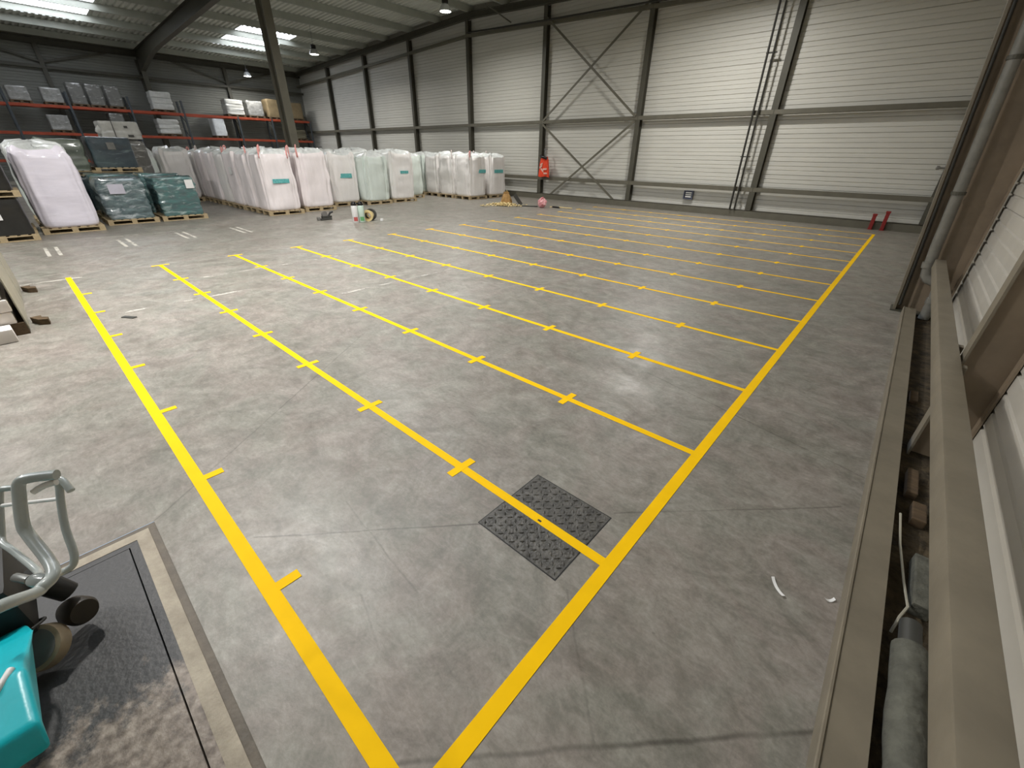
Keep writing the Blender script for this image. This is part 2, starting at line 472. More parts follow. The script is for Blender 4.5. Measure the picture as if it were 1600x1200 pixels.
    segs = [(7.98, 0.08, 8.86, 1.03, 0.006, 0.6), (9.42, 1.66, 10.47, 2.7, 0.006, 0.45), (7.41, -0.28, 5.64, 2.17, 0.006, 0.4),
            (9.4, 0.0, 10.58, 1.21, 0.009, 0.6), (9.5, 1.03, 9.95, 0.57, 0.006, 0.4), (8.1, 0.58, 8.95, 0.5, 0.005, 0.35),
            (8.7, 3.6, 10.55, 3.15, 0.006, 0.5), (9.05, 0.22, 8.75, 0.30, 0.005, 0.4)]
    for x in (3.0, -2.4, -8.0, -13.6):
        segs.append((x, -8, x + 0.01, 18, 0.005, 0.2))
    for y in (6.3, 12.2):
        segs.append((-29, y, 10.5, y + 0.01, 0.005, 0.2))
    acc = None
    for ax, ay, bx, by, wd, k in segs:
        dx, dy = bx - ax, by - ay; l2 = dx * dx + dy * dy
        px = mth('SUBTRACT', sep.outputs[0], ax); py = mth('SUBTRACT', sep.outputs[1], ay)
        t = mth('ADD', mth('MULTIPLY', px, dx / l2), mth('MULTIPLY', py, dy / l2))
        t = mth('MINIMUM', mth('MAXIMUM', t, 0.0), 1.0)
        ex = mth('SUBTRACT', px, mth('MULTIPLY', t, dx)); ey = mth('SUBTRACT', py, mth('MULTIPLY', t, dy))
        d = mth('SQRT', mth('ADD', mth('MULTIPLY', ex, ex), mth('MULTIPLY', ey, ey)))
        mk = N.new('ShaderNodeMapRange'); mk.inputs[1].default_value = wd * 0.3; mk.inputs[2].default_value = wd * 1.5
        mk.inputs[3].default_value = k; mk.inputs[4].default_value = 0.0
        L.new(d, mk.inputs[0])
        acc = mk.outputs[0] if acc is None else mth('MAXIMUM', acc, mk.outputs[0])
    gate = ramp(noi(2.2, 4, 0.6), 0.3, 0.6, (0.35, 0.35, 0.35, 1), (1, 1, 1, 1))
    crk = mth('MULTIPLY', acc, gate)
    c = mix(crk, c, srgb(58, 52, 46))
    m1 = ramp(noi(2.8, 9, 0.72, dist=1.6), 0.36, 0.62, (0.68, 0.685, 0.665, 1), (0.98, 0.99, 0.975, 1))
    c = mix(1.0, c, m1, 'MULTIPLY')
    m2 = ramp(noi(11, 8, 0.7, (1, 2.2, 1), rot=0.3, dist=1.0), 0.38, 0.64, (0.88, 0.88, 0.87, 1), (1.1, 1.1, 1.1, 1))
    c = mix(1.0, c, m2, 'MULTIPLY')
    L.new(c, b.inputs['Base Color'])
    rr = ramp(noi(1.6, 7, 0.7, dist=0.5), 0.32, 0.7, (0.30, 0.30, 0.30, 1), (0.56, 0.56, 0.56, 1))
    L.new(rr, b.inputs['Roughness'])
    b.inputs['Specular IOR Level'].default_value = 0.42
    bp = N.new('ShaderNodeBump'); bp.inputs['Strength'].default_value = 0.2; bp.inputs['Distance'].default_value = 0.01
    h = mth('SUBTRACT', noi(9, 8, 0.65), mth('MULTIPLY', crk, 0.15))
    L.new(h, bp.inputs['Height']); L.new(bp.outputs[0], b.inputs['Normal'])
    return m
M['floor'] = concrete()

# ================================================================= STRUCTURE
PX0, PX1, PY0, PY1 = 7.41, 9.72, -2.9, -0.28       # dock pit opening
b = MB()
def quad(bb, x0, x1, y0, y1, z=0):
    bb.add([(x0, y0, z), (x1, y0, z), (x1, y1, z), (x0, y1, z)], [(0, 1, 2, 3)])
xs = [X0 - 0.3, PX0, PX1, 10.70]; ys = [Y0 - 0.3, PY0, PY1, Y1 + 0.3]
for i in range(3):
    for j in range(3):
        if i == 1 and j == 1: continue
        quad(b, xs[i], xs[i + 1], ys[j], ys[j + 1])
fl = b.build('floor', M['floor'], fix=False)
tag(fl, 'worn grey polished concrete warehouse floor', kind='structure')
b = MB(); b.box(10.70, X1 + 0.2, Y0, Y1, -0.10, -0.03)
gut = b.build('trim_1', M['dirt'])
tag(gut, 'dirty floor gutter between steel curb and right wall', kind='structure')

# wall cladding: horizontal liner trays, each a piece of its own
TH = 0.42
def tray_mesh(name, length, m):
    prof = [(0.0, 0.012), (0.012, 0.034), (0.125, 0.034), (0.135, 0.018), (0.150, 0.018), (0.160, 0.034), (0.255, 0.034),
            (0.265, 0.018), (0.280, 0.018), (0.290, 0.034), (TH - 0.016, 0.034), (TH - 0.002, 0.012)]
    vs = []; fs = []
    for z, d in prof:
        vs += [(0, d, z), (length, d, z)]
    for i in range(len(prof) - 1):
        fs.append((2 * i, 2 * i + 1, 2 * i + 3, 2 * i + 2))
    me = bpy.data.meshes.new(name)
    me.from_pydata(vs, [], fs); me.materials.append(m); me.update()
    return me

def gable(bb, y, t):
    pts = [(X0, -0.1), (X1, -0.1), (X1, deck_z(X1) + 0.1), (RIDGE, deck_z(RIDGE) + 0.1), (X0, deck_z(X0) + 0.1)]
    n = 5
    vs = [(x, y, z) for x, z in pts] + [(x, y + t, z) for x, z in pts]
    bb.add(vs, [(0, 1, 2, 3, 4), (9, 8, 7, 6, 5)] + [(i, (i + 1) % n, n + (i + 1) % n, n + i) for i in range(n)])
b = MB(); gable(b, Y1 + 0.02, 0.1)
wb = tag(b.build('wall_back', M['backing']), 'long white ribbed metal wall behind the bulk bags', kind='structure')
b = MB(); gable(b, Y0 - 0.12, 0.1)
wf = tag(b.build('wall_front', M['tray_l']), 'plain warehouse wall behind the camera', kind='structure')
b = MB(); b.box(X0 - 0.12, X0 - 0.02, Y0, Y1, -0.1, deck_z(X0) + 0.1)
wl = tag(b.build('wall_left', M['backing']), 'dim grey end wall behind the orange pallet racking', kind='structure')
b = MB(); b.box(X1 + 0.02, X1 + 0.12, Y0, Y1, -0.1, deck_z(X1) + 0.1)
wr = tag(b.build('wall_right', M['backing']), 'pale ribbed metal wall beside the guard rail', kind='structure')

POSTX = [-24.66, -19.65, -14.67, -9.63, -4.55, 0.53, 5.57, 10.6]
edges = [X0] + POSTX[:-1] + [X1]
for i in range(len(edges) - 1):
    Lb = edges[i + 1] - edges[i]
    me = tray_mesh('cladding_tray', Lb, M['tray'])
    k = 0
    while 0.2 + (k + 1) * TH < 8.45:
        z = 0.2 + k * TH
        if z + TH > min(deck_z(edges[i]), deck_z(edges[i + 1])): break
        o = link('cladding_tray', me, wb, (edges[i + 1], Y1 + 0.02, z), PI)
        k += 1
YB = [Y0, -5.4, -0.9, 3.85, 8.3, 13.2, Y1]
for i in range(len(YB) - 1):
    Lb = YB[i + 1] - YB[i]
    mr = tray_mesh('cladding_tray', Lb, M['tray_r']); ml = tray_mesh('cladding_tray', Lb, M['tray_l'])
    for k in range(17):
        z = 0.2 + k * TH
        if z + TH > deck_z(X0): break
        if i > 0:
            link('cladding_tray', mr, wr, (X1 + 0.02, YB[i], z), PI / 2)
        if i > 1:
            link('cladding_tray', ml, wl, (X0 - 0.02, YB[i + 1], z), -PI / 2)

# roof deck: ribs run along X, two slopes, gaps where the translucent sheets sit
PUR = [RIDGE + 2.45 * k for k in range(-8, 9)]
SKY = [(-25.6, -20.6, 2.5, 5.6), (-25.6, -20.6, 11.7, 14.6), (0.6, 5.6, 3.5, 6.6), (-13.4, -10.4, -6.0, -3.0), (0.6, 5.6, -6.0, -3.0), (-24.6, -19.6, -6.0, -3.0)]  # first two are in view; the others are unseen, added for light
PER = 0.25
def deck_patch(bb, x0, x1, y0, y1):
    n = int(round((y1 - y0) / PER))
    for j in range(n):
        ya = y0 + j * PER
        pr = [(ya, 0.0), (ya + 0.10, 0.0), (ya + 0.125, 0.06), (ya + 0.225, 0.06), (ya + PER, 0.0)]
        vs = []
        for y, dz in pr:
            vs += [(x0, y, deck_z(x0) + dz), (x1, y, deck_z(x1) + dz)]
        bb.add(vs, [(2 * q, 2 * q + 1, 2 * q + 3, 2 * q + 2) for q in range(4)])
b = MB()
cuts = sorted(set([X0 - 0.1, RIDGE, X1 + 0.1] + [s[0] for s in SKY] + [s[1] for s in SKY]))
ny = int((Y1 + 0.2 - Y0) / PER) + 1
for i in range(len(cuts) - 1):
    xa, xb = cuts[i], cuts[i + 1]; xm = (xa + xb) / 2
    spans = [(Y0, Y0 + ny * PER)]
    for s in SKY:
        if s[0] < xm < s[1]:
            ja = round((s[2] - Y0) / PER); jb = round((s[3] - Y0) / PER)
            ya, yb = Y0 + ja * PER, Y0 + jb * PER
            new = []
            for a, c in spans:
                if yb <= a or ya >= c: new.append((a, c)); continue
                if a < ya - 1e-6: new.append((a, ya))
                if c > yb + 1e-6: new.append((yb, c))
            spans = new
    for a, c in spans:
        deck_patch(b, xa, xb, a, c)
ce = tag(b.build('ceiling', M['deck'], fix=False), 'ribbed grey steel roof deck above the purlins', kind='structure')
M['sky'] = emit('daylit_translucent_sheet', (240, 245, 255), SKY_GLOW)
skl = ['bright translucent roof light above the left racking, far left corner', 'bright translucent roof light beside the lone interior column',
       'added unseen translucent roof light over the marked bays', 'added unseen translucent roof light behind the camera, middle', 'added unseen translucent roof light behind the camera, right', 'added unseen translucent roof light behind the camera, left']
for s, lb in zip(SKY, skl):
    b = MB()
    ja = round((s[2] - Y0) / PER); jb = round((s[3] - Y0) / PER)
    deck_patch(b, s[0], s[1], Y0 + ja * PER, Y0 + jb * PER)
    o = b.build('roof_light', M['sky'], fix=False)
    tag(o, lb, 'roof light', kind='structure')

# purlins
for i, x in enumerate(PUR):
    b = MB(); z = pur_z(x)
    # Z-shaped cold formed section
    for (xa, xb, za, zb) in ((x - 0.006, x + 0.006, z, z + 0.28), (x - 0.09, x, z, z + 0.012), (x, x + 0.09, z + 0.268, z + 0.28), (x - 0.09, x - 0.078, z, z + 0.04)):
        b.box(xa, xb, Y0, Y1 - 0.02, za, zb)
    o = b.build('roof_purlin', M['purlin'])
    n = i - 8
    lb = 'grey steel roof purlin running along the ridge' if n == 0 else 'grey steel roof purlin, %s %s of the ridge purlin' % (ORD[abs(n) - 1], 'left' if n < 0 else 'right')
    tag(o, lb, 'purlin', 'roof purlins')

# roof edge beam along the back wall
for (xa, xb, lb) in ((X0, RIDGE, 'dark roof edge beam over the back wall, rising toward the ridge'), (RIDGE, X1, 'dark roof edge beam over the back wall, right of the ridge')):
    b = MB(); b.ibeam((xa, 18.3, beam_z(xa) + 0.125), (xb, 18.3, beam_z(xb) + 0.125), 0.25, 0.2, (0, 0, 1))
    tag(b.build('roof_edge_beam', M['steel_d']), lb, 'beam')

# wall posts of the back wall
names = ['fifth', 'fourth', 'third', 'second', 'first']
for i, x in enumerate(POSTX):
    b = MB(); b.ibeam((x, 18.42, 0), (x, 18.42, beam_z(x)), 0.24, 0.2, (0, 1, 0), 0.016)
    o = b.build('wall_post', M['steel_d'])
    lb = ['back wall steel post, nearest the dark left corner', 'back wall steel post, second from the dark left corner', 'back wall steel post, third from the dark left corner',
          'back wall steel post rising behind the far right bag block', 'back wall steel post with the orange vest beside it',
          'back wall steel post at the right end of the cross bracing', 'back wall steel post beside the vertical cable conduit', 'back wall corner post by the two red stubs'][i]
    tag(o, lb, 'post', 'back wall posts')
    bp_ = MB(); bp_.box(x - 0.13, x + 0.13, 18.26, 18.56, 0, 0.02)
    bp_.build('base_plate', M['steel_d'], o)
# girts: one length per bay
ed = [X0] + POSTX
bayname = ['left corner bay', 'second bay from the left corner', 'third bay from the left corner', 'fourth bay from the left corner', 'bay behind the bag block', 'cross-braced bay', 'vent bay', 'bay above the red stubs']
for i in range(len(ed) - 1):
    xa, xb = ed[i] + 0.012, ed[i + 1] - 0.012
    for z, h, nm in ((3.36, 0.13, 'mid-height'), (0.95, 0.14, 'low'), (None, 0.12, 'high')):
        b = MB()
        za, zb = (z, z) if z else (beam_z(ed[i]) - 0.62, beam_z(ed[i + 1]) - 0.62)
        b.bar((xa, 18.30, za), (xb, 18.30, zb), h, 0.012)
        b.bar((xa, 18.36, za + h / 2), (xb, 18.36, zb + h / 2), 0.012, 0.12)
        b.bar((xa, 18.36, za - h / 2), (xb, 18.36, zb - h / 2), 0.012, 0.12)
        tag(b.build('wall_girt', M['steel']), '%s horizontal wall girt in the %s of the back wall' % (nm, bayname[i]), 'girt', 'back wall girts')
# base channel and its shadow lip
b = MB(); b.box(X0, 10.9, 18.24, 18.27, 0.02, 0.24); b.box(X0, 10.9, 18.24, 18.5, 0.225, 0.24); b.box(X0, 10.9, 18.2, 18.5, 0.0, 0.02)
tag(b.build('trim_2', M['steel']), 'grey steel base channel along the foot of the back wall', kind='structure')
# cross bracing
for (a, c, lb) in (((-4.42, 7.2), (0.42, 3.42), 'steel brace falling right in the upper cross of the back wall'), ((-4.42, 3.42), (0.42, 7.05), 'steel brace rising right in the upper cross of the back wall'),
                   ((-4.42, 3.25), (-0.15, 0.24), 'steel brace falling right in the lower cross by the vest'), ((-3.75, 0.24), (0.42, 3.25), 'steel brace rising right in the lower cross by the vest')):
    b = MB(); off = 18.255 if 'falling' in lb else 18.275
    b.bar((a[0], off, a[1]), (c[0], off, c[1]), 0.09, 0.01)
    b.bar((a[0], off + 0.03, a[1]), (c[0], off + 0.03, c[1]), 0.01, 0.06)
    tag(b.build('cross_brace', M['steel']), lb, 'brace', 'back wall cross braces')

# cable conduit along the high girt, turning down the wall
b = MB()
r_ = 0.035
zc = lambda x: beam_z(x) - 0.54
pts = [(x, 18.19, zc(x) + 0.02 * math.sin(x * 3)) for x in (-9.5, -7, -4.5, -2, 0.5, 2.5, 4.4)] + [(4.75, 18.19, zc(4.7) - 0.03), (4.9, 18.19, zc(4.9) - 0.16), (4.93, 18.19, zc(4.9) - 0.5), (4.95, 18.19, 3.3), (4.97, 18.19, 0.24)]
b.tube(pts, r_, 8)
cc = b.build('cable_conduit', M['cable'], smooth=True)
tag(cc, 'dark cable run along the high girt turning down the back wall', 'conduit')
b = MB(); b.tube([(5.1, 18.2, zc(5) + 0.1), (5.11, 18.2, 3.3), (5.13, 18.2, 0.24)], 0.03, 8); b.build('second_pipe', M['cable'], cc, smooth=True)
for z in (2.0, 5.0):
    b = MB(); b.box(4.88, 5.2, 18.22, 18.31, z, z + 0.03); b.build('clip', M['cable'], cc)
b = MB(); b.tube([(-7.2, 17.2, 7.9), (-6.4, 18.1, 7.28)], 0.03, 6)
tag(b.build('cable_stay', M['steel_d']), 'slanting dark strut between roof and back wall by the nearest lamp', 'strut')

# left wall: posts, girt, knee braces
for (y, big) in ((-0.9, 0), (3.75, 0), (8.3, 1), (13.2, 0)):
    b = MB()
    if big:
        b.ibeam((X0 + 0.33, y, 0), (X0 + 0.45, y, 6.9), 0.5, 0.26, (1, 0, 0), h2=0.8)
        lb = 'deep dark portal column on the end wall under the rafter'
    else:
        b.ibeam((X0 + 0.16, y, 0), (X0 + 0.16, y, beam_z(X0)), 0.26, 0.2, (1, 0, 0))
        lb = {-0.9: 'end wall post outside the left picture edge', 3.75: 'end wall post left of the rafter, with knee braces', 13.2: 'end wall post right of the rafter, with knee braces'}[y]
    tag(b.build('end_wall_post', M['steel_d']), lb, 'post', 'end wall posts')
    if not big:
        for s in (-1, 1):
            b = MB(); b.bar((X0 + 0.2, y + 0.1 * s, 6.25), (X0 + 0.2, y + 3.1 * s, 7.05), 0.1, 0.08)
            tag(b.build('knee_brace', M['steel_d']), 'dark knee brace rising %s from the end wall post %s' % ('left' if s < 0 else 'right', {-0.9: 'outside the frame', 3.75: 'left of the rafter', 13.2: 'right of the rafter'}[y]), 'brace', 'end wall knee braces')
for i in range(2, len(YB) - 1):
    b = MB(); b.box(X0 + 0.30, X0 + 0.32, YB[i] + 0.02, YB[i + 1] - 0.02, 5.92, 6.06); b.box(X0 + 0.2, X0 + 0.32, YB[i] + 0.02, YB[i + 1] - 0.02, 6.05, 6.065)
    tag(b.build('end_wall_girt', M['steel_d']), 'dark horizontal girt on the end wall, %s length from the left' % ORD[i - 2], 'girt', 'end wall girts')
b = MB(); b.ibeam((X0 + 0.2, Y0, beam_z(X0) + 0.1), (X0 + 0.2, Y1, beam_z(X0) + 0.1), 0.3, 0.2, (0, 0, 1))
tag(b.build('eave_beam', M['steel_d']), 'dark eave beam along the top of the end wall', 'beam')
# rafter frame at Y = 8.3 with haunch, interior column under the ridge
def rafter(xa, xb, lb):
    b = MB()
    top = lambda x: pur_z(x) - 0.01
    # depth grows into a haunch near the eave
    def dep(x):
        e = abs(x - RIDGE); full = abs(xa - RIDGE)
        return 0.62 if e < full - 4.5 else 0.62 + 0.55 * (e - (full - 4.5)) / 4.5
    n = 10; fl_ = 0.13
    xs_ = [xb + (xa - xb) * k / n for k in range(n + 1)]
    for k in range(n):
        x, x2 = xs_[k], xs_[k + 1]
        z1, z2 = top(x), top(x2); d1, d2 = dep(x), dep(x2)
        for (ya, yb, t1, t2, u1, u2) in ((-fl_, fl_, 0, 0, 0.02, 0.02), (-fl_, fl_, d1 - 0.02, d2 - 0.02, d1, d2), (-0.006, 0.006, 0.02, 0.02, d1 - 0.02, d2 - 0.02)):
            vs = [(x, 8.3 + ya, z1 - t1), (x, 8.3 + yb, z1 - t1), (x, 8.3 + ya, z1 - u1), (x, 8.3 + yb, z1 - u1),
                  (x2, 8.3 + ya, z2 - t2), (x2, 8.3 + yb, z2 - t2), (x2, 8.3 + ya, z2 - u2), (x2, 8.3 + yb, z2 - u2)]
            b.add(vs, [(0, 1, 3, 2), (4, 6, 7, 5), (0, 4, 5, 1), (2, 3, 7, 6), (0, 2, 6, 4), (1, 5, 7, 3)])
    o = b.build('portal_rafter', M['steel_d'])
    tag(o, lb, 'rafter')
rafter(X0 + 0.1, RIDGE, 'deep dark portal rafter rising from the end wall')
rafter(X1 - 0.1, RIDGE, 'deep portal rafter rising from the right wall column')
b = MB(); b.ibeam((-9.55, 8.32, 0), (-9.55, 8.32, pur_z(RIDGE) - 0.64), 0.55, 0.3, (1, 0, 0), 0.03)
ic = tag(b.build('interior_column', M['steel']), 'lone tall steel column standing among the bulk bags', 'column')
b = MB(); b.box(-9.9, -9.2, 8.14, 8.5, 0, 0.03); b.build('base_plate', M['steel'], ic)

# right wall columns, guard rail, curb
ca = empty('portal_column', (10.7, 8.2, 0), 'deep tapered grey column at the far end of the guard rail', 'column')
b = MB()
zt = 7.0
inn = lambda z: -0.24 - 0.075 * z      # inner flange position relative to 10.7
b.add([(inn(0), -0.13, 0), (inn(0), 0.13, 0), (inn(0) + 0.03, 0.13, 0), (inn(0) + 0.03, -0.13, 0), (inn(zt), -0.13, zt), (inn(zt), 0.13, zt), (inn(zt) + 0.03, 0.13, zt), (inn(zt) + 0.03, -0.13, zt)],
      [(3, 2, 1, 0), (4, 5, 6, 7), (0, 1, 5, 4), (1, 2, 6, 5), (2, 3, 7, 6), (3, 0, 4, 7)])
b.build('inner_flange', M['steel_r'], ca)
b = MB()
b.add([(inn(0) + 0.03, -0.012, 0), (0.3, -0.012, 0), (0.3, 0.012, 0), (inn(0) + 0.03, 0.012, 0), (inn(zt) + 0.03, -0.012, zt), (0.3, -0.012, zt), (0.3, 0.012, zt), (inn(zt) + 0.03, 0.012, zt)],
      [(3, 2, 1, 0), (4, 5, 6, 7), (0, 1, 5, 4), (1, 2, 6, 5), (2, 3, 7, 6), (3, 0, 4, 7)])
b.build('web', M['col_r'], ca)
b = MB(); b.box(0.28, 0.30, -0.13, 0.13, 0, zt); b.build('outer_flange', M['col_r'], ca)
b = MB(); b.box(-0.27, 0.3, -0.16, 0.16, 0, 0.02); b.build('base_plate', M['steel_d'], ca)
b = MB(); b.lathe([(0.012, 0), (0.012, 0.05), (0.024, 0.06), (0.024, 0.085), (0.01, 0.095)], 12, (inn(1.88) - 0.0, -0.05, 1.88), (-1, 0, 0))
b.build('hook', M['galv'], ca, smooth=True)
b = MB(); b.tube([(inn(0.1) + 0.06, -0.15, 0.1), (inn(6.5) + 0.06, -0.15, 6.5)], 0.018, 8); b.build('cable', M['cable'], ca, smooth=True)

dpipe = empty('rain_downpipe', (10.62, 8.0, 0), 'grey plastic rainwater pipe with elbows against the deep column', 'pipe')
b = MB(); b.tube([(-0.36, 0.02, 6.6), (-0.03, 0.02, 0.95), (0.0, 0.02, 0.62), (0.01, 0.02, 0.56), (0.05, 0.01, 0.51), (0.12, 0.0, 0.49), (0.16, -0.01, 0.46), (0.19, -0.02, 0.4), (0.2, -0.03, 0.3), (0.2, -0.03, -0.02)], 0.062, 16)
b.build('pipe_run', M['pvc'], dpipe, smooth=True)
for p, q in (((-0.01, 0.02, 0.66), (-0.02, 0.02, 0.74)), ((0.2, -0.03, 0.2), (0.2, -0.03, 0.28))):
    b = MB(); b.tube([p, q], 0.072, 16); b.build('socket', M['pvc'], dpipe, smooth=True)
for z in (1.6, 3.0):
    b = MB(); x = -0.03 - (z - 0.95) * 0.0584
    b.lathe([(0.068, -0.02), (0.074, -0.02), (0.074, 0.02), (0.068, 0.02)], 16, (x, 0.02, z)); b.build('bracket', M['steel_d'], dpipe)

# slimmer wall posts on the right wall
for y, lb in ((3.85, 'brown-grey wall post rising behind the guard rail, upper right'), (-0.9, 'right wall post just behind the camera')):
    wp = empty('right_wall_post', (10.9, y, 0), lb, 'post', 'right wall posts')
    b = MB(); b.box(-0.13, -0.115, -0.08, 0.08, -0.03, 7.2); b.build('inner_flange', M['steel_r'], wp)
    b = MB(); b.box(-0.115, 0.13, -0.006, 0.006, -0.03, 7.2); b.build('web', M['col_r'], wp)
    b = MB(); b.box(0.115, 0.13, -0.08, 0.08, -0.03, 7.2); b.build('outer_flange', M['col_r'], wp)
b = MB(); b.ibeam((10.86, 13.2, 0), (10.86, 13.2, 7.2), 0.3, 0.2, (1, 0, 0)); tag(b.build('right_wall_post', M['steel_d']), 'right wall post between deep column and back corner', 'post', 'right wall posts')

gr = empty('guard_rail', (10.695, 0, 0), 'grey steel guard rail running along the right wall', 'rail')
b = MB(); b.cham(-0.055, 0.055, -6.0, 7.92, 0.67, 0.80, 0.012); b.build('rail_beam', M['steel_r'], gr, smooth=30)
for y in (3.62, 4.08, -0.9):
    b = MB(); b.cham(0.045, 0.09 if y in (3.62, 4.08) else 0.3, y - 0.03, y + 0.03, 0.69, 0.78, 0.004); b.build('bracket', M['steel_r'], gr)
cb = empty('floor_curb', (10.63, 0, 0), 'low grey steel curb along the floor beside the right wall', 'curb')
b = MB(); b.box(-0.07, 0.07, -6.0, 7.95, 0.0, 0.105); b.build('curb_body', M['steel_r'], cb)
b = MB(); b.tube([(-0.064, -6.0, 0.105), (-0.064, 7.95, 0.105)], 0.008, 6); b.build('edge_bead', M['steel_r'], cb, smooth=True)

lp = empty('lagged_pipe', (10.80, 0, 0.06), 'dusty lagged pipe lying in the gutter, lower right', 'pipe')
b = MB(); b.tube([(0.0, 1.75, 0.03)] + [(0.004 * math.sin(k * 1.7), 1.74 - k * 0.11, 0.03) for k in range(1, 40)], [0.062 + 0.004 * math.sin(k * 2.1) for k in range(40)], 16)
b.build('lagging', M['lag'], lp, smooth=True)
b = MB(); b.lathe([(0.04, 0), (0.04, 0.2)], 14, (0, 1.7, 0.03), (0, 1, 0)); b.build('pipe_core', M['dkgrey'], lp, smooth=True)
b = MB(); b.tube([(10.725, 2.72, 0.11), (10.75, 2.5, 0.06), (10.79, 2.25, 0.02), (10.80, 2.05, 0.05), (10.77, 1.95, 0.06), (10.755, 1.87, 0.02)], 0.006, 6)
tag(b.build('loose_wire', M['foam_s']), 'thin pale wire curling in the gutter by the lagged pipe', 'wire')
for k, (x, y, sx, sy, sz, m) in enumerate(((10.84, 2.95, 0.035, 0.10, 0.03, 'wood_d'), (10.8, 3.3, 0.03, 0.16, 0.03, 'wood_d'), (10.86, 2.3, 0.04, 0.2, 0.04, 'lag'), (10.78, 4.9, 0.03, 0.12, 0.02, 'wood_d'))):
    b = MB(); b.cham(x - sx, x + sx, y - sy, y + sy, -0.03, -0.03 + sz * 2, 0.008)
    tag(b.build('gutter_debris', M[m]), ['crumpled brown scrap in the gutter below the wall post', 'dark wood offcut in the gutter by the wall post foot', 'grey rubble lump in the gutter beyond the lagged pipe', 'brown scrap in the gutter beyond the wall post'][k], 'debris')

# dock pit in the floor
pit = empty('dock_leveller', (0, 0, 0), 'dark worn dock plate set in the floor under the teal sweeper', 'dock plate')
def frame(b, x0, x1, y0, y1, t, z0, z1):
    b.box(x0, x0 + t, y0, y1, z0, z1); b.box(x1 - t, x1, y0, y1, z0, z1)
    b.box(x0 + t, x1 - t, y1 - t, y1, z0, z1); b.box(x0 + t, x1 - t, y0, y0 + t, z0, z1)
b = MB(); frame(b, PX0, PX1, PY0, PY1, 0.035, -0.1, -0.004); b.build('edge_angle', M['angle'], pit)
b = MB(); frame(b, PX0 + 0.035, PX1 - 0.035, PY0 + 0.035, PY1 - 0.035, 0.062, -0.1, 0.0); b.build('kerb', M['kerb'], pit)
b = MB(); frame(b, PX0 + 0.097, PX1 - 0.097, PY0 + 0.097, PY1 - 0.097, 0.038, -0.1, -0.002); b.build('painted_margin', M['plate'], pit)
b = MB(); b.box(PX0 + 0.13, PX1 - 0.13, PY0 + 0.13, PY1 - 0.13, -0.12, -0.1); b.build('pit_bottom', M['rubber'], pit)
b = MB(); b.box(PX0 + 0.141, PX1 - 0.141, PY0 + 0.141, PY1 - 0.141, -0.05, 0.0); b.build('plate', M['plate'], pit)

# ================================================================= FLOOR MARKINGS
LS, TS, XR_, XL = 1.2997, 1.1993, 9.587, -0.227
def tick_mesh(y0, y1):
    b = MB(); b.box(-0.03, 0.03, y0, y1, 0.0005, 0.0028)
    me = bpy.data.meshes.new('cross_tick'); me.from_pydata(b.v, [], b.f); me.materials.append(M['yellow']); me.update()
    return me
tk = tick_mesh(-0.11, 0.11); tk0 = tick_mesh(0.03, 0.145); tke = tick_mesh(-0.14, 0.14)
for k in range(0, 14):
    y = LS * k if k else 0.006
    wd = 0.072 if k == 0 else 0.06
    lb = ('wide yellow floor line nearest the teal sweeper, ticks on one side' if k == 0 else
          'thin yellow ticked floor line crossing the steel manhole cover' if k == 1 else
          'thin yellow ticked floor line, %s one beyond the manhole cover line' % ORD[k - 2])
    root = empty('floor_line', (0, y, 0), lb, 'floor marking', 'yellow ticked floor lines')
    b = MB(); b.box(XL, XR_ - 0.036, -wd / 2, wd / 2, 0.0004, 0.0022); b.build('tape_strip', M['yellow'], root)
    for j in range(8):
        x = XL - 0.0 if j == 0 else j * TS
        if k == 0:
            if j == 0: continue
            link('cross_tick', tk0, root, (x, 0, 0))
        else:
            link('cross_tick', tke if j == 0 else tk, root, (x, 0, 0))
b = MB(); b.box(XR_ - 0.037, XR_ + 0.037, -0.03, 16.93, 0.0005, 0.0026)
tag(b.build('floor_line', M['yellow']), 'wide yellow floor line without ticks running along the right side', 'floor marking')

# worn white marks of an older layout
wl_txt = ['nearest the black stacked crates', 'in front of the tall lilac bag', 'in front of the slate wrapped stack', 'in front of the teal wrapped stack']
for i, (x, y) in enumerate(((-3.25, 0.03), (-3.45, 1.30), (-3.75, 2.55), (-3.7, 3.85))):
    root = empty('white_floor_mark', (x, y, 0), 'pair of worn white floor dashes ' + wl_txt[i], 'floor marking', 'worn white double dashes')
    for s in (-1, 1):
        b = MB(); b.box(-0.6, 0.6, s * 0.085 - 0.03, s * 0.085 + 0.03, 0.0003, 0.0012); b.build('dash', M['oldwhite'], root)
for (xa, xb, ya, yb, m, lb) in ((-0.14, -0.09, -0.62, 0.17, 'oldwhite', 'worn white cross line at the left end of the widest yellow line'),
                                (2.62, 2.68, 0.2, 1.9, 'oldwhite2', 'faint worn white line between the two nearest yellow lines'),
                                (-4.6, -4.55, -0.8, 3.2, 'oldwhite2', 'faint worn white line just ahead of the wrapped stacks'),
                                (1.3, 1.36, 1.6, 4.1, 'oldwhite2', 'faint white scrape crossing the second ticked line'),
                                (3.9, 3.96, 2.8, 5.6, 'oldwhite2', 'faint white scrape crossing the third ticked line')):
    b = MB(); b.box(xa, xb, ya, yb, 0.0003, 0.001)
    tag(b.build('worn_floor_line', M[m]), lb, 'floor marking')

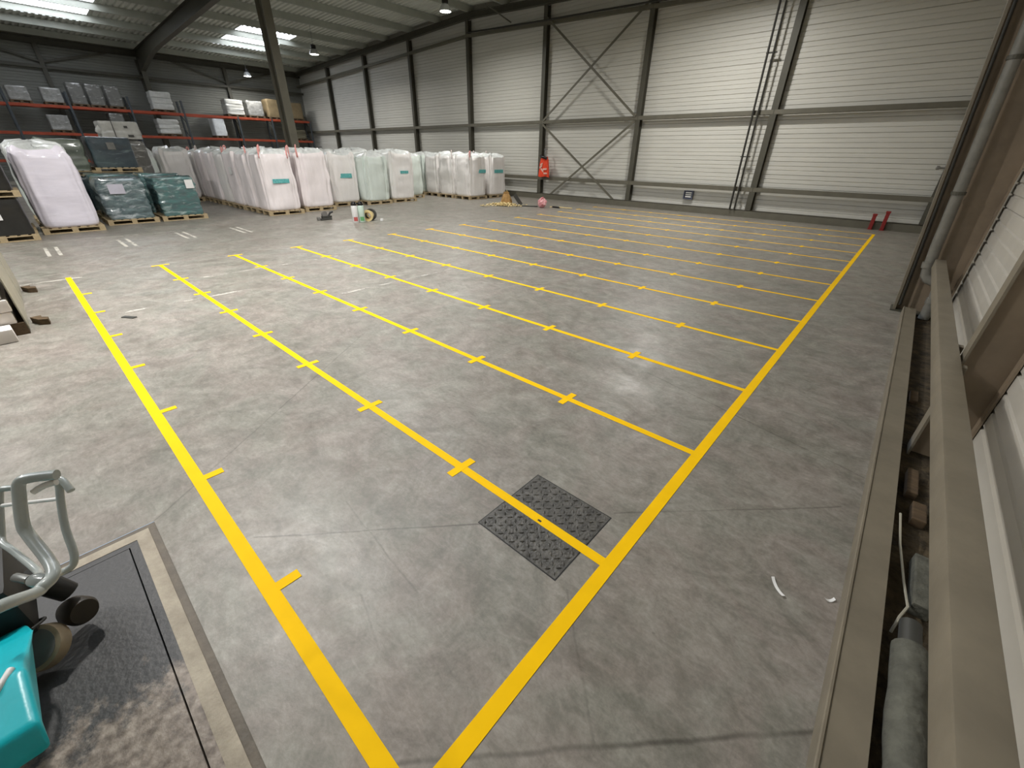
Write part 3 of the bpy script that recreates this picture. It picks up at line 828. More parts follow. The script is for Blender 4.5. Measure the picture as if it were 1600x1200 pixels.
# manhole cover with raised treads
mc = empty('manhole_cover', (9.135, 1.32, 0), 'dark checker-plate steel manhole cover under a yellow line', 'manhole cover')
mp_ = mat('dark_checker_plate', (96, 94, 89), 0.4, metal=0.2, var=0.3, scale=14, bump=0.3, bscale=60)
b = MB(); b.box(-0.292, 0.292, -0.292, 0.292, 0.0001, 0.0006); b.build('frame_gap', M['rubber'], mc)
for s in (-1, 1):
    b = MB(); b.box(-0.285, 0.285, 0.003 if s > 0 else -0.285, 0.285 if s > 0 else -0.003, 0.0006, 0.0016); b.build('plate', mp_, mc)
b = MB()
n = 13
for i in range(n):
    for j in range(n):
        x = -0.26 + 0.52 * i / (n - 1); y = -0.26 + 0.52 * j / (n - 1)
        if abs(y + 0.02) < 0.035: continue
        a = PI / 4 if (i + j) % 2 else -PI / 4
        ca_, sa_ = math.cos(a), math.sin(a)
        loc = [(-0.02, 0, 0.0014), (0, -0.008, 0.0014), (0.02, 0, 0.0014), (0, 0.008, 0.0014), (-0.008, 0, 0.007), (0.008, 0, 0.007)]
        vs = [(x + p[0] * ca_ - p[1] * sa_, y + p[0] * sa_ + p[1] * ca_, p[2]) for p in loc]
        b.add(vs, [(0, 1, 4), (1, 2, 5), (1, 5, 4), (2, 3, 5), (3, 0, 4), (3, 4, 5)])
o = b.build('tread_studs', mp_, mc); o['kind'] = 'stuff'
b = MB(); b.box(-0.035, -0.01, -0.035, -0.022, 0.002, 0.0028); b.build('lifting_slot', M['rubber'], mc)

# scraps of paper on the floor
for (x, y, l, wd, rz, lb) in ((10.30, 1.78, 0.11, 0.016, -0.9, 'thin cream paper curl on the bare floor near the curb'), (10.52, 1.88, 0.05, 0.014, 0.75, 'tiny white paper scrap lying against the steel curb')):
    b = MB(); n = 8
    vs = []; fs = []
    for k in range(n + 1):
        t = k / n - 0.5
        vs += [(t * l, -wd / 2 + 0.02 * t * t, 0.002 + 0.01 * (4 * t * t)), (t * l, wd / 2 + 0.02 * t * t, 0.003 + 0.01 * (4 * t * t))]
    fs = [(2 * k, 2 * k + 2, 2 * k + 3, 2 * k + 1) for k in range(n)]
    b.add(vs, fs); o = b.build('paper_scrap', M['paper'], fix=False); o.location = (x, y, 0); o.rotation_euler.z = rz
    tag(o, lb, 'paper scrap')
b = MB(); b.cham(-0.09, 0.09, -0.03, 0.03, 0, 0.012, 0.005); o = b.build('dark_scrap', M['dkgrey']); o.location = (2.95, 0.32, 0.0); o.rotation_euler.z = 0.6
tag(o, 'small dark scrap beside the widest ticked yellow line', 'scrap')
#PART2
# ================================================================= PALLETS
PW, PL, PH = 1.2, 1.1, 0.14          # along Y, along X, height
def pmesh(name, x0, x1, y0, y1, z0, z1, m):
    b = MB(); b.cham(x0, x1, y0, y1, z0, z1, 0.004) if False else b.box(x0, x1, y0, y1, z0, z1)
    me = bpy.data.meshes.new(name); me.from_pydata(b.v, [], b.f); me.materials.append(m)
    bm = bmesh.new(); bm.from_mesh(me); bmesh.ops.recalc_face_normals(bm, faces=bm.faces); bm.to_mesh(me); bm.free()
    return me
PAL = {}
def pallet_kit(m, ly, lx):
    key = (m, ly, lx)
    if key not in PAL:
        PAL[key] = dict(deck=pmesh('deck_board', -lx / 2, lx / 2, -0.062, 0.062, 0.122, PH, M[m]),
                        stringer=pmesh('stringer_board', -0.05, 0.05, -ly / 2, ly / 2, 0.1, 0.122, M[m]),
                        block=pmesh('block', -0.05, 0.05, -0.06, 0.06, 0.022, 0.1, M[m]),
                        bottom=pmesh('bottom_board', -0.05, 0.05, -ly / 2, ly / 2, 0.0, 0.022, M[m]))
    return PAL[key]
def pallet(x, y, z, label, m='wood', ly=PW, lx=PL, rz=0.0, group='wooden pallets'):
    """open sides face +X and -X; label singles it out"""
    k = pallet_kit(m, ly, lx)
    r = empty('pallet', (x, y, z), label, 'pallet', group, rz)
    for i in range(7):
        link('deck_board', k['deck'], r, (0, -ly / 2 + 0.062 + (ly - 0.124) * i / 6, 0))
    for sx in (-1, 0, 1):
        px = sx * (lx / 2 - 0.05)
        link('stringer_board', k['stringer'], r, (px, 0, 0))
        link('bottom_board', k['bottom'], r, (px, 0, 0))
        for sy in (-1, 0, 1):
            link('block', k['block'], r, (px, sy * (ly / 2 - 0.06), 0))
    return r

# ================================================================= BULK BAGS
def bag_bm(seed, hx, hy, h, flop=0.0, pleat=0.012, squeeze=0.10):
    """filled bulk bag: square with soft corners, vertical pleats, shoulders drawn up towards the corner straps"""
    seg, rings = 72, 30
    vs = []; fs = []
    rr = random.Random(seed)
    ph = [rr.uniform(0, 6.28) for _ in range(5)]
    off = Vector((rr.uniform(-50, 50), rr.uniform(-50, 50), rr.uniform(-50, 50)))
    up = [rr.uniform(0.02, 0.13) for _ in range(4)]
    for i in range(rings + 1):
        t = i / rings
        if t < 0.06: s = 0.94 + 0.06 * math.sin(t / 0.06 * PI / 2)
        elif t < 0.87: s = 1.0 + 0.012 * math.sin((t - 0.06) / 0.81 * PI) - squeeze * max(0, t - 0.45) ** 1.5
        else:
            q = (t - 0.87) / 0.13
            s = (1.0 - squeeze * 0.272) * (1 - 0.80 * q ** 2.0)
        z = h * (t if t < 0.87 else 0.87 + 0.10 * math.sin(min(1, (t - 0.87) / 0.13) * PI / 2))
        for k in range(seg):
            a = 2 * PI * k / seg + PI / 4
            e = 2 / 6.0 if t < 0.87 else 2 / (6.0 - 2.5 * (t - 0.87) / 0.13)
            cx = math.copysign(abs(math.cos(a)) ** e, math.cos(a)); cy = math.copysign(abs(math.sin(a)) ** e, math.sin(a))
            fold = 1 - 2 * abs(math.sin(4.0 * a + ph[0] + 0.5 * math.sin(t * 3 + ph[3]))) ** 0.7
            fold2 = 1 - 2 * abs(math.sin(7.5 * a + ph[1] + 0.6 * math.sin(t * 4 + ph[4]))) ** 0.8
            pl = fold * 1.0 + fold2 * 0.7 + math.sin(19 * a + ph[2]) * 0.25
            amp = pleat * 1.7 * (0.5 + 0.8 * t) * (1.0 if t > 0.05 else 0.3)
            p = Vector((cx * hx * s, cy * hy * s, z))
            nz = noise.noise(p * 2.2 + off) * 0.03 + noise.noise(p * 6 + off) * 0.012
            crn = max(0.0, abs(math.cos(a) * math.sin(a)) * 2 - 0.55) / 0.45
            if t > 0.74:
                w_ = (t - 0.74) / 0.26
                nz += (noise.noise(p * 5 + off) * 0.05 + noise.noise(p * 11 + off) * 0.035) * w_ * 1.4
            d = Vector((cx, cy, 0)); d.normalize()
            p += d * (pl * amp + nz * (1 if t > 0.02 else 0.2))
            if t > 0.6:
                w_ = ((t - 0.6) / 0.4)
                qd = (0 if math.cos(a) > 0 else 1) + (0 if math.sin(a) > 0 else 2)
                p.z += crn * up[qd] * w_ ** 1.5 * max(0.25, 1 - max(0, t - 0.9) * 6)
                p.z -= (1 - crn) * 0.05 * w_ ** 2
                p.z += (noise.noise(p * 3.2 + off * 1.3) * 0.09 + noise.noise(p * 8 + off) * 0.04) * max(0, (t - 0.8) / 0.2)
            vs.append(p[:])
    for i in range(rings):
        for k in range(seg):
            k1 = (k + 1) % seg
            fs.append((i * seg + k, i * seg + k1, (i + 1) * seg + k1, (i + 1) * seg + k))
    fs.append(tuple(range(seg - 1, -1, -1))); fs.append(tuple(rings * seg + k for k in range(seg)))
    return vs, fs, seg, rings
BAGM = {}
def bag_mesh(seed, hx, hy, h, m, hood_from=27, pleat=0.018):
    key = (seed, hx, hy, h, m, hood_from, pleat)
    if key in BAGM: return BAGM[key]
    vs, fs, seg, rings = bag_bm(seed, hx, hy, h, pleat=pleat)
    low = [f for f in fs[:-2] if f[0] // seg < hood_from] + [fs[-2]]
    top = [f for f in fs[:-2] if f[0] // seg >= hood_from] + [fs[-1]]
    out = []
    for nm, ff, mm in (('sack_body', low, M[m]), ('gathered_top', top, M['hood'])):
        used = sorted({i for f in ff for i in f}); mp = {o: n for n, o in enumerate(used)}
        me = bpy.data.meshes.new(nm)
        me.from_pydata([vs[i] for i in used], [], [tuple(mp[i] for i in f) for f in ff])
        me.materials.append(mm)
        me.polygons.foreach_set('use_smooth', [True] * len(me.polygons)); me.update()
        out.append(me)
    BAGM[key] = out
    return out
def strap_mesh(m):
    me = {}
    b = MB()
    b.tube([(0.04, 0.0, -0.22), (0.02, 0.0, -0.05), (0.0, 0.01, 0.07), (-0.02, 0.03, 0.14), (-0.05, 0.05, 0.16), (-0.07, 0.06, 0.12), (-0.07, 0.05, 0.0), (-0.06, 0.04, -0.18)], 0.026, 8, flat=0.4)
    mm = bpy.data.meshes.new('lifting_strap'); mm.from_pydata(b.v, [], b.f); mm.materials.append(m)
    mm.polygons.foreach_set('use_smooth', [True] * len(mm.polygons)); mm.update()
    return mm
STRAP = {'p': strap_mesh(M['strap']), 'w': strap_mesh(M['strap_w'])}
def patch(name, m, parent, face, u0, u1, z0, z1, d, n=6):
    """thin label hugging a bag face; face '+x' or '-y'"""
    b = MB(); vs = []; fs = []
    for k in range(n + 1):
        u = u0 + (u1 - u0) * k / n
        for z in (z0, z1):
            for dd in (0, 0.004):
                vs.append((d + dd, u, z) if face == '+x' else (u, -d - dd, z))
    for k in range(n):
        a = 4 * k
        fs += [(a, a + 4, a + 6, a + 2), (a + 1, a + 3, a + 7, a + 5), (a, a + 1, a + 5, a + 4), (a + 2, a + 6, a + 7, a + 3)]
    fs += [(0, 2, 3, 1), (4 * n, 4 * n + 1, 4 * n + 3, 4 * n + 2)]
    b.add(vs, fs)
    return b.build(name, m, parent)
def bag(x, y, label, seed=0, hx=0.555, hy=0.575, h=1.9, m='bag', straps='', band=None, rz=0.0, plab=None, tagc=None, pm='wood', hood=27, pal=True, z0=None, pleat=0.018, ply=None):
    z = PH if z0 is None else z0
    if pal: pallet(x, y, 0, plab or ('wooden pallet under the ' + label), pm, ly=ply or PW)
    r = empty('bulk_bag', (x, y, z), label, 'bulk bag', 'white bulk bags', rz)
    for me in bag_mesh(seed, hx, hy, h, m, hood, pleat):
        link(me.name.split('.')[0], me, r)
    for c in straps:
        k, corner = {'a': ('p', (1, -1)), 'b': ('p', (1, 1)), 'c': ('p', (-1, -1)), 'A': ('w', (1, -1)), 'B': ('w', (1, 1)), 'C': ('w', (-1, -1))}[c]
        o = link('lifting_strap', STRAP[k], r, (corner[0] * hx * 0.80, corner[1] * hy * 0.80, h * 0.94), RND.uniform(-1, 1))
    if band:
        u0, u1, z1, z2 = band
        patch('printed_band', M['print'], r, '+x', u0, u1, z1, z2, hx * 1.0 + 0.02)
    if tagc:
        face, u0, u1, z1, z2, mm = tagc
        patch('paper_label', M[mm], r, face, u0, u1, z1, z2, (hx if face == '+x' else hy) + 0.015)
    return r

# block A, near-side row along X (y = 6.18)
row = [-6.68 - 1.2 * k for k in range(7)]
for k, x in enumerate(row):
    if k == 0:
        bag(x, 6.18, 'white bulk bag with teal band at the near corner of the bag block', 11, hy=0.56, m='bag_p', straps='ab', band=(-0.26, 0.28, 0.86, 0.99), h=1.94,
            plab='wooden pallet under the near corner bag of the bag block')
    else:
        bag(x, 6.18 + 0.02 * (k % 2), 'white bulk bag, %s behind the near corner bag in the side row' % ORD[k - 1], 12 + k % 4, m='bag_p' if k % 3 else 'bag',
            straps=('', 'a', 'c', 'a', '', 'C', 'c')[k], h=1.88 + 0.05 * ((k * 7) % 3) / 2, tagc=('-y', 0.0, 0.3, 1.05, 1.28, 'paper') if k == 2 else None,
            plab='wooden pallet under the %s side-row bag behind the corner bag' % ORD[k - 1])
# block A, fronts of the other rows
bag(-7.02, 7.58, 'white bulk bag with pink strap, second along the block front', 21, hy=0.6, m='bag_p', straps='a', h=1.98, pleat=0.024, plab='wooden pallet under the second bag along the block front')
bag(-7.95, 9.22, 'white bulk bag with teal band, set back behind the two bottles', 22, hy=0.6, band=(-0.28, 0.3, 0.9, 1.06), h=1.93, plab='wooden pallet under the set-back bag behind the two bottles')
bag(-7.62, 10.52, 'greenish white bulk bag with deep pleats, fourth along the block front', 23, hy=0.56, m='bag_g', h=1.86, pleat=0.034, plab='wooden pallet under the greenish pleated bag')
bag(-7.8, 11.95, 'white bulk bag with small teal band, fifth along the block front', 24, hy=0.62, h=2.0, band=(-0.16, 0.26, 1.02, 1.13), m='bag', plab='wooden pallet under the fifth bag along the block front', ply=1.25)
bag(-9.0, 13.35, 'green-edged bulk bag, last at the far end of the block front', 25, hy=0.6, m='bag_g', h=1.9, band=(-0.52, -0.2, 1.1, 1.24), plab='wooden pallet under the last bag of the block front')
# second rank, tops just showing between the front bags
bag(-8.35, 7.5, 'white bulk bag directly behind the second front bag', 13, h=1.93, plab='wooden pallet under the bag behind the second front bag')
bag(-9.35, 9.3, 'white bulk bag directly behind the set-back bag', 14, h=1.95, m='bag_g', plab='wooden pallet under the bag behind the set-back bag')
bag(-9.0, 10.55, 'white bulk bag with high crumpled top behind the greenish bag', 15, h=2.02, m='bag', plab='wooden pallet under the bag behind the greenish bag', hood=22)
bag(-9.3, 11.9, 'white bulk bag directly behind the fifth front bag', 12, h=1.96, m='bag_g', plab='wooden pallet under the bag behind the fifth front bag')
bag(-10.4, 13.4, 'white bulk bag directly behind the last front bag', 13, h=1.92, plab='wooden pallet under the bag behind the last front bag')
# block B by the back wall
bag(-6.62, 15.45, 'white bulk bag with teal band at the near corner of the far block', 31, hy=0.58, h=1.9, band=(0.02, 0.5, 1.02, 1.17), straps='a', pleat=0.02, plab='wooden pallet under the near corner bag of the far block')
bag(-6.7, 16.95, 'white bulk bag with teal band at the right end by the wall', 32, hy=0.6, h=1.88, band=(-0.3, 0.34, 1.0, 1.15), pleat=0.018, plab='wooden pallet under the right end bag by the wall')
bag(-7.86, 15.42, 'white bulk bag, second back on the side of the far block', 33, h=1.93, straps='A', pleat=0.02, plab='wooden pallet under the second side bag of the far block')
bag(-9.06, 15.48, 'white bulk bag, third back on the side of the far block', 34, h=1.9, pleat=0.02, plab='wooden pallet under the third side bag of the far block')
bag(-10.26, 15.5, 'greenish white bulk bag, fourth back on the side of the far block', 35, h=1.92, m='bag_g', plab='wooden pallet under the fourth side bag of the far block')
bag(-7.95, 16.95, 'white bulk bag with white strap behind the right end bag', 36, h=1.93, straps='AB', plab='wooden pallet under the bag behind the right end bag')
# bags beyond the wrapped stacks
bag(-13.55, 4.94, 'greyish bulk bag right of the gap beyond the teal wrapped stack', 41, h=1.95, hy=0.56, plab='wooden pallet under the greyish bag beyond the teal stack')
bag(-13.5, 3.71, 'greyish bulk bag with crumpled top left of its twin, beyond the stacks', 42, h=1.95, m='bag_g', plab='wooden pallet under the crumpled bag beyond the stacks', hood=23)
# tall bag at the left
bag(-6.58, 0.68, 'tall lilac-white bulk bag between black crates and slate stack', 51, hx=0.56, hy=0.56, h=1.9, m='bag_l', hood=28, plab='wooden pallet under the tall lilac-white bag', pm='wood', pleat=0.010)
bag(-7.85, 0.72, 'film-covered greenish bag directly behind the tall lilac-white bag', 52, h=2.0, m='bag_g', hood=16, plab='wooden pallet under the bag behind the lilac-white bag')
bag(-9.15, 0.7, 'green film-topped bag furthest behind the tall lilac-white bag', 53, h=2.05, m='bag_g', hood=14, plab='wooden pallet under the furthest bag behind the lilac bag')

# ================================================================= WRAPPED STACKS
def wrap_mesh(name, seed, lx, ly, h, m, crump=0.02, sub=14, z_in=0.0, layers=0):
    """film-wrapped load: soft edged box with creases; 'layers' pinches between tiers"""
    rr = random.Random(seed); off = Vector((rr.uniform(-50, 50), rr.uniform(-50, 50), rr.uniform(-50, 50)))
    seg, rings = 52, sub
    vs = []; fs = []
    for i in range(rings + 3):
        if i <= rings: t = i / rings; s = 1.0
        else: t = 1.0; s = (0.93, 0.55)[i - rings - 1]
        z = h * t + (0.012 if i > rings else 0)
        if i == 0: s = 0.985
        if i == rings: s = 0.985
        for k in range(seg):
            a = 2 * PI * k / seg + PI / 4
            e = 2 / 11
            cx = math.copysign(abs(math.cos(a)) ** e, math.cos(a)); cy = math.copysign(abs(math.sin(a)) ** e, math.sin(a))
            p = Vector((cx * lx / 2 * s, cy * ly / 2 * s, z))
            q = Vector((p.x, p.y, p.z * 2.5))
            d = noise.noise(q * 2.3 + off) * crump + noise.noise(q * 6 + off) * crump * 0.7 + noise.noise(q * 13 + off) * crump * 0.3
            if layers:
                d -= 0.035 * max(0, abs(math.cos(PI * layers * t)) ** 6 * 1.0) if 0.02 < t < 0.98 else 0
                d += 0.0
            dd = Vector((cx, cy, 0)); dd.normalize()
            p += dd * d
            if i > rings: p.z += noise.noise(p * 3 + off) * crump * 1.5
            vs.append(p[:])
    n = rings + 3
    for i in range(n - 1):
        for k in range(seg):
            k1 = (k + 1) % seg
            fs.append((i * seg + k, i * seg + k1, (i + 1) * seg + k1, (i + 1) * seg + k))
    fs.append(tuple(range(seg - 1, -1, -1))); fs.append(tuple((n - 1) * seg + k for k in range(seg)))
    me = bpy.data.meshes.new(name); me.from_pydata(vs, [], fs); me.materials.append(M[m])
    me.polygons.foreach_set('use_smooth', [True] * len(me.polygons))
    try: me.set_sharp_from_angle(angle=math.radians(55))
    except Exception: pass
    me.update()
    return me
def wrapped(name, x, y, z, lx, ly, h, m, label, cat, seed, pal='wood', plab=None, crump=0.02, layers=0, group=None, pl=None, sub=14, labels=()):
    if pal:
        pallet(x, y, z, plab or ('wooden pallet under the ' + label), pal, ly=pl or PW, group='pallets under wrapped loads')
        z += PH
    r = empty(name, (x, y, z), label, cat, group)
    link('wrapped_load', wrap_mesh('wrapped_load', seed, lx, ly, h, m, crump, sub, layers=layers), r)
    for (face, u0, u1, z1, z2, mm) in labels:
        patch('paper_label', M[mm], r, face, u0, u1, z1, z2, (lx / 2 if face == '+x' else ly / 2) + 0.035)
    return r
# front pair
wrapped('wrapped_stack', -7.45, 2.06, 0, 1.06, 1.08, 1.06, 'film_s', 'slate film-wrapped stack standing next to the tall lilac bag', 'wrapped stack', 61,
        plab='wooden pallet under the slate film-wrapped stack', crump=0.045, sub=26, labels=(('+x', -0.3, 0.05, 0.68, 0.93, 'paper_l'),))
wrapped('wrapped_stack', -7.45, 3.35, 0, 1.06, 1.06, 1.06, 'film_t', 'teal film-wrapped stack with white label, nearest the bulk bags', 'wrapped stack', 62,
        plab='wooden pallet under the teal film-wrapped stack', crump=0.045, sub=26, labels=(('+x', 0.26, 0.47, 0.76, 1.0, 'paper'),))
wrapped('wrapped_stack', -8.75, 2.1, 0, 1.06, 1.08, 1.12, 'film_t', 'teal film-wrapped stack directly behind the slate stack', 'wrapped stack', 63, plab='wooden pallet under the stack behind the slate stack', crump=0.03)
wrapped('wrapped_stack', -8.75, 3.3, 0, 1.06, 1.06, 1.12, 'film_t', 'teal film-wrapped stack directly behind the labelled teal stack', 'wrapped stack', 64, plab='wooden pallet under the stack behind the teal stack', crump=0.03)
# upper tier behind
wrapped('wrapped_stack', -10.55, 2.62, 0, 1.1, 1.1, 1.08, 'film_d', 'dark lower stack carrying the dark slate upper stack', 'wrapped stack', 65, plab='floor pallet under the dark two-high stack', crump=0.02)
wrapped('wrapped_stack', -10.55, 2.62, 1.265, 1.08, 1.12, 0.86, 'film_d', 'dark slate wrapped stack on the upper tier behind the teal stacks', 'wrapped stack', 66, plab='raised pallet under the dark slate upper stack', crump=0.02,
        labels=(('+x', -0.1, 0.1, 0.52, 0.72, 'film_g'),))
wrapped('wrapped_stack', -10.5, 1.42, 0, 1.1, 1.05, 1.0, 'film_d', 'lower stack carrying the pale green upper stack', 'wrapped stack', 67, plab='floor pallet under the pale green two-high stack', crump=0.02)
wrapped('wrapped_stack', -10.5, 1.42, 1.185, 1.06, 1.05, 0.86, 'film_p', 'pale green-grey wrapped stack on the upper tier, left of the slate one', 'wrapped stack', 68, plab='raised pallet under the pale green upper stack', crump=0.04, layers=2)
# white bundle on top, behind
wrapped('wrapped_stack', -12.0, 3.2, 0, 1.1, 1.25, 2.05, 'film_g', 'tall grey stack carrying the white top bundle', 'wrapped stack', 69, plab='floor pallet under the tall grey stack', crump=0.02)
wbn = empty('white_bundle', (-12.0, 3.28, 2.26), 'white strapped bundle with rounded end on top of the tall stack', 'bundle')
link('wrapped_load', wrap_mesh('wrapped_load', 70, 1.05, 1.1, 0.52, 'sackp', 0.03), wbn)
b = MB(); b.tube([(0.3, -0.62, 0.14), (0.3, -0.56, 0.2), (0.3, -0.45, 0.3), (0.3, -0.3, 0.4)], [0.09, 0.13, 0.16, 0.14], 14); b.build('rounded_end', M['sackp'], wbn, smooth=True)
b = MB()
for x in (0.0,):
    b.box(-0.535, 0.55, -0.21, -0.19, -0.002, 0.56)
b.build('strap_band', M['dkgrey'], wbn)
patch('dark_mark', M['dkgrey'], wbn, '+x', 0.1, 0.2, 0.33, 0.40, 0.545); patch('dark_mark', M['dkgrey'], wbn, '+x', 0.14, 0.3, 0.06, 0.13, 0.545)

# black stacks at the far left
wrapped('black_crate', -5.78, -0.62, 0, 1.05, 1.12, 0.76, 'film_b', 'black wrapped crate on the floor with white labels, far left', 'crate', 71, plab='pale floor pallet under the lower black crate',
        crump=0.012, labels=(('+x', -0.16, 0.08, 0.50, 0.62, 'paper'), ('+x', -0.12, 0.16, 0.34, 0.46, 'paper'), ('+x', -0.3, -0.05, 0.02, 0.28, 'film_g')))
wrapped('black_crate', -5.84, -0.58, 0.945, 1.0, 1.05, 1.0, 'film_b', 'black wrapped crate stacked on top of the labelled black crate', 'crate', 72, plab='raised pallet between the two black crates', crump=0.012)
wrapped('black_crate', -7.1, -0.6, 0, 1.05, 1.1, 1.7, 'film_b', 'black wrapped crate behind the stacked pair at far left', 'crate', 73, plab='floor pallet under the rear black crate', crump=0.012)

# white board piles at the left edge
for i, (x, y, lab, dd) in enumerate(((2.2, -1.2, 'nearest white foam board pile at the left picture edge', 0), (0.55, -1.2, 'further white foam board pile at the left picture edge', 1))):
    pallet(x, y, 0, 'dark wooden pallet under the ' + ('nearest' if i == 0 else 'further') + ' white board pile', 'wood_d', ly=1.24, lx=1.2, group='pallets under white boards')
    r = empty('board_pile', (x, y, PH), lab, 'board pile', 'white board piles')
    z = 0.0
    for k in range(5 if i == 0 else 4):
        b = MB(); o_ = RND.uniform(-0.02, 0.02)
        b.cham(-0.58, 0.60 + o_, -0.55 + o_, 0.57 + o_, z, z + 0.135, 0.012)
        b.build('foam_board', M['foam'], r, smooth=30); z += 0.145
    b = MB(); b.cham(-0.98 if i == 0 else -0.6, 0.58, 0.622, 0.634, -0.10, z, 0.003); b.build('side_film', M['foam_s'], r)
b = MB(); b.cham(-0.10, 0.13, -0.5, 0.11, 0, 0.15, 0.012); o = b.build('loose_foam_board', M['foam'], smooth=30); o.location = (2.93, -0.80, 0.0)
o.rotation_euler.z = 0.05
tag(o, 'loose white foam block on the floor before the nearest board pile', 'foam block')
for k, (x, y, lb) in enumerate(((2.42, -0.45, 'dark splintered wood offcut by the nearest board pile'), (0.45, -0.46, 'dark wood offcut by the further board pile'))):
    b = MB(); b.prism([(-0.12, -0.05), (0.08, -0.06), (0.15, 0.0), (0.05, 0.05), (-0.02, 0.02), (-0.1, 0.05)], 0, 0.07); o = b.build('wood_offcut', M['wood_d']); o.location = (x, y, 0); o.rotation_euler.z = 0.4
    tag(o, lb, 'offcut')

# ================================================================= RACKING AND ITS LOADS
rk = empty('pallet_rack', (-27.75, 0, 0), 'orange-beamed pallet racking along the dim end wall', 'rack')
UY = [-1.25, 1.5, 4.0, 6.75, 9.5, 12.7, 15.0, 17.9]
for y in UY:
    for dx in (0.0, -0.95):
        b = MB(); b.box(dx - 0.05, dx + 0.05, y - 0.05, y + 0.05, 0, 4.75 if y < 10 else 4.055); b.build('upright', M['upr'], rk)
    b = MB()
    for z in (0.4, 1.5, 2.6, 3.45):
        b.bar((0, y, z), (-0.95, y, z + 0.55), 0.04, 0.03); 
    b.build('lattice', M['upr'], rk)
for i in range(len(UY) - 1):
    for z in (1.35, 2.72, 4.06):
        for dx in (0.03, -0.98):
            b = MB(); b.box(dx - 0.025, dx + 0.025, UY[i] + 0.05, UY[i + 1] - 0.05, z - 0.13, z); b.build('beam', M['orange'], rk)
def rackload(y, z, ly, h, m, label, seed, kind='wrap', lx=0.95, pm='wood_d'):
    x = -28.22
    pallet(x, y, z + 0.001, 'rack pallet under the ' + label, pm, ly=max(ly, 0.75), lx=1.0, group='pallets on the racking')
    zz = z + 0.001 + PH
    r = empty('rack_load', (x, y, zz), label, 'rack load', 'loads on the racking')
    if kind == 'wrap':
        link('wrapped_load', wrap_mesh('wrapped_load', seed, lx, ly, h, m, 0.025, 12), r)
    else:
        n = 3; hh = h / n
        for k in range(n):
            o = link('sack_layer', wrap_mesh('sack_layer', seed + k, lx, ly, hh * 0.96, m, 0.04, 6), r, (0, 0, k * hh))
    return r
T, S = 4.06, 2.72
rackload(2.1, T, 0.85, 0.62, 'film_c', 'leftmost clear-wrapped load on the top rack level', 81)
rackload(3.42, T, 0.85, 0.66, 'film_c', 'clear-wrapped load on the top level, second from the left', 82)
rackload(4.5, T, 0.68, 1.0, 'film_g', 'tall grey film load, first of three on the top level', 83)
rackload(5.3, T, 0.68, 1.0, 'film_g', 'tall grey film load, second of three on the top level', 84)
rackload(6.15, T, 0.68, 1.0, 'film_g', 'tall grey film load, third of three on the top level', 85)
rackload(8.5, T, 1.1, 0.95, 'sackp', 'white sack stack on the top level right of the rafter', 86, 'sack')
rackload(12.7, T, 1.15, 0.88, 'sackp', 'white sack stack left of the plain load, top level', 90, 'sack', pm='wood_d')
rackload(14.05, T, 1.1, 0.88, 'film_c', 'plain white load on the top level right of the sack stack', 94, pm='wood_d')
rackload(15.4, T, 1.0, 1.1, 'carton', 'brown carton load behind the lone interior column', 95)
rackload(16.95, T, 1.1, 1.0, 'carton', 'brown carton load at the right end of the top level', 96)
rackload(3.25, S, 0.9, 0.72, 'film_c', 'clear-wrapped load on the lower visible level, far left', 97)
rackload(5.9, S, 0.7, 0.95, 'film_g', 'grey film load on the lower level under the third tall load', 98)
rackload(8.45, S, 1.15, 0.8, 'sackp', 'white sack stack on the lower level under the other sacks', 99, 'sack')
rackload(11.4, S, 0.75, 1.0, 'film_w', 'bright white wrapped load standing alone on the lower level', 103)
rackload(16.9, S, 1.1, 0.55, 'sackg', 'dull brown sacks at the right end of the lower level', 104, 'sack')

# ================================================================= HIGH-BAY LAMPS
def lamp(x, y, z, label, k=1.0):
    r = empty('high_bay_lamp', (x, y, z), label, 'lamp', 'high-bay lamps')
    b = MB(); b.lathe([(0.235, 0.0), (0.25, 0.0), (0.225, 0.08), (0.16, 0.2), (0.10, 0.25), (0.095, 0.25)], 28); b.build('reflector', M['lamp_cone'], r, smooth=40)
    b = MB(); b.lathe([(0.0001, -0.012), (0.12, -0.012), (0.2, -0.006), (0.236, 0.006), (0.236, 0.012)], 28); b.build('lens', M['lamp_glow'], r, smooth=40)
    b = MB(); b.lathe([(0.1, 0.25), (0.13, 0.27), (0.13, 0.40), (0.1, 0.42), (0.03, 0.43)], 20); b.build('driver_housing', M['blackp'], r, smooth=40)
    b = MB(); b.tube([(0, 0, 0.42), (0, 0, deck_z(x) - z)], 0.012, 6); b.build('hanger_rod', M['galv'], r)
    ld = bpy.data.lights.new('lamp_beam', 'AREA'); ld.shape = 'DISK'; ld.size = 0.44; ld.energy = LAMP_W * k; ld.color = (1.0, 0.97, 0.925); ld.spread = math.radians(165)
    lo = bpy.data.objects.new('lamp_beam', ld); COL.objects.link(lo); lo.parent = r; lo.location = (0, 0, -0.02)
lamp(-6.56, 14.3, 7.0, 'lit high-bay lamp nearest the back wall posts, top middle', 0.6)
lamp(-16.9, 13.7, 6.6, 'lit high-bay lamp right of the lone column', 0.6)
lamp(-27.0, 13.75, 6.45, 'lit high-bay lamp near the end wall, left of the lone column', 0.35)
lamp(4.0, 14.6, 7.0, 'high-bay lamp over the far marked bays', 0.88)
lamp(2.4, 1.2, 7.0, 'added unseen high-bay lamp brightening the near marked bays', 1.45)  # unseen lamp, added to brighten the near floor
lamp(-2.2, 7.0, 7.0, 'added unseen high-bay lamp lighting the bulk bag fronts', 0.55)  # unseen lamp, placed to light the bag faces and the floor there
lamp(3.0, -5.0, 7.0, 'added unseen high-bay lamp behind the camera, right', 0.6)  # unseen weak lamp, added for light near the camera
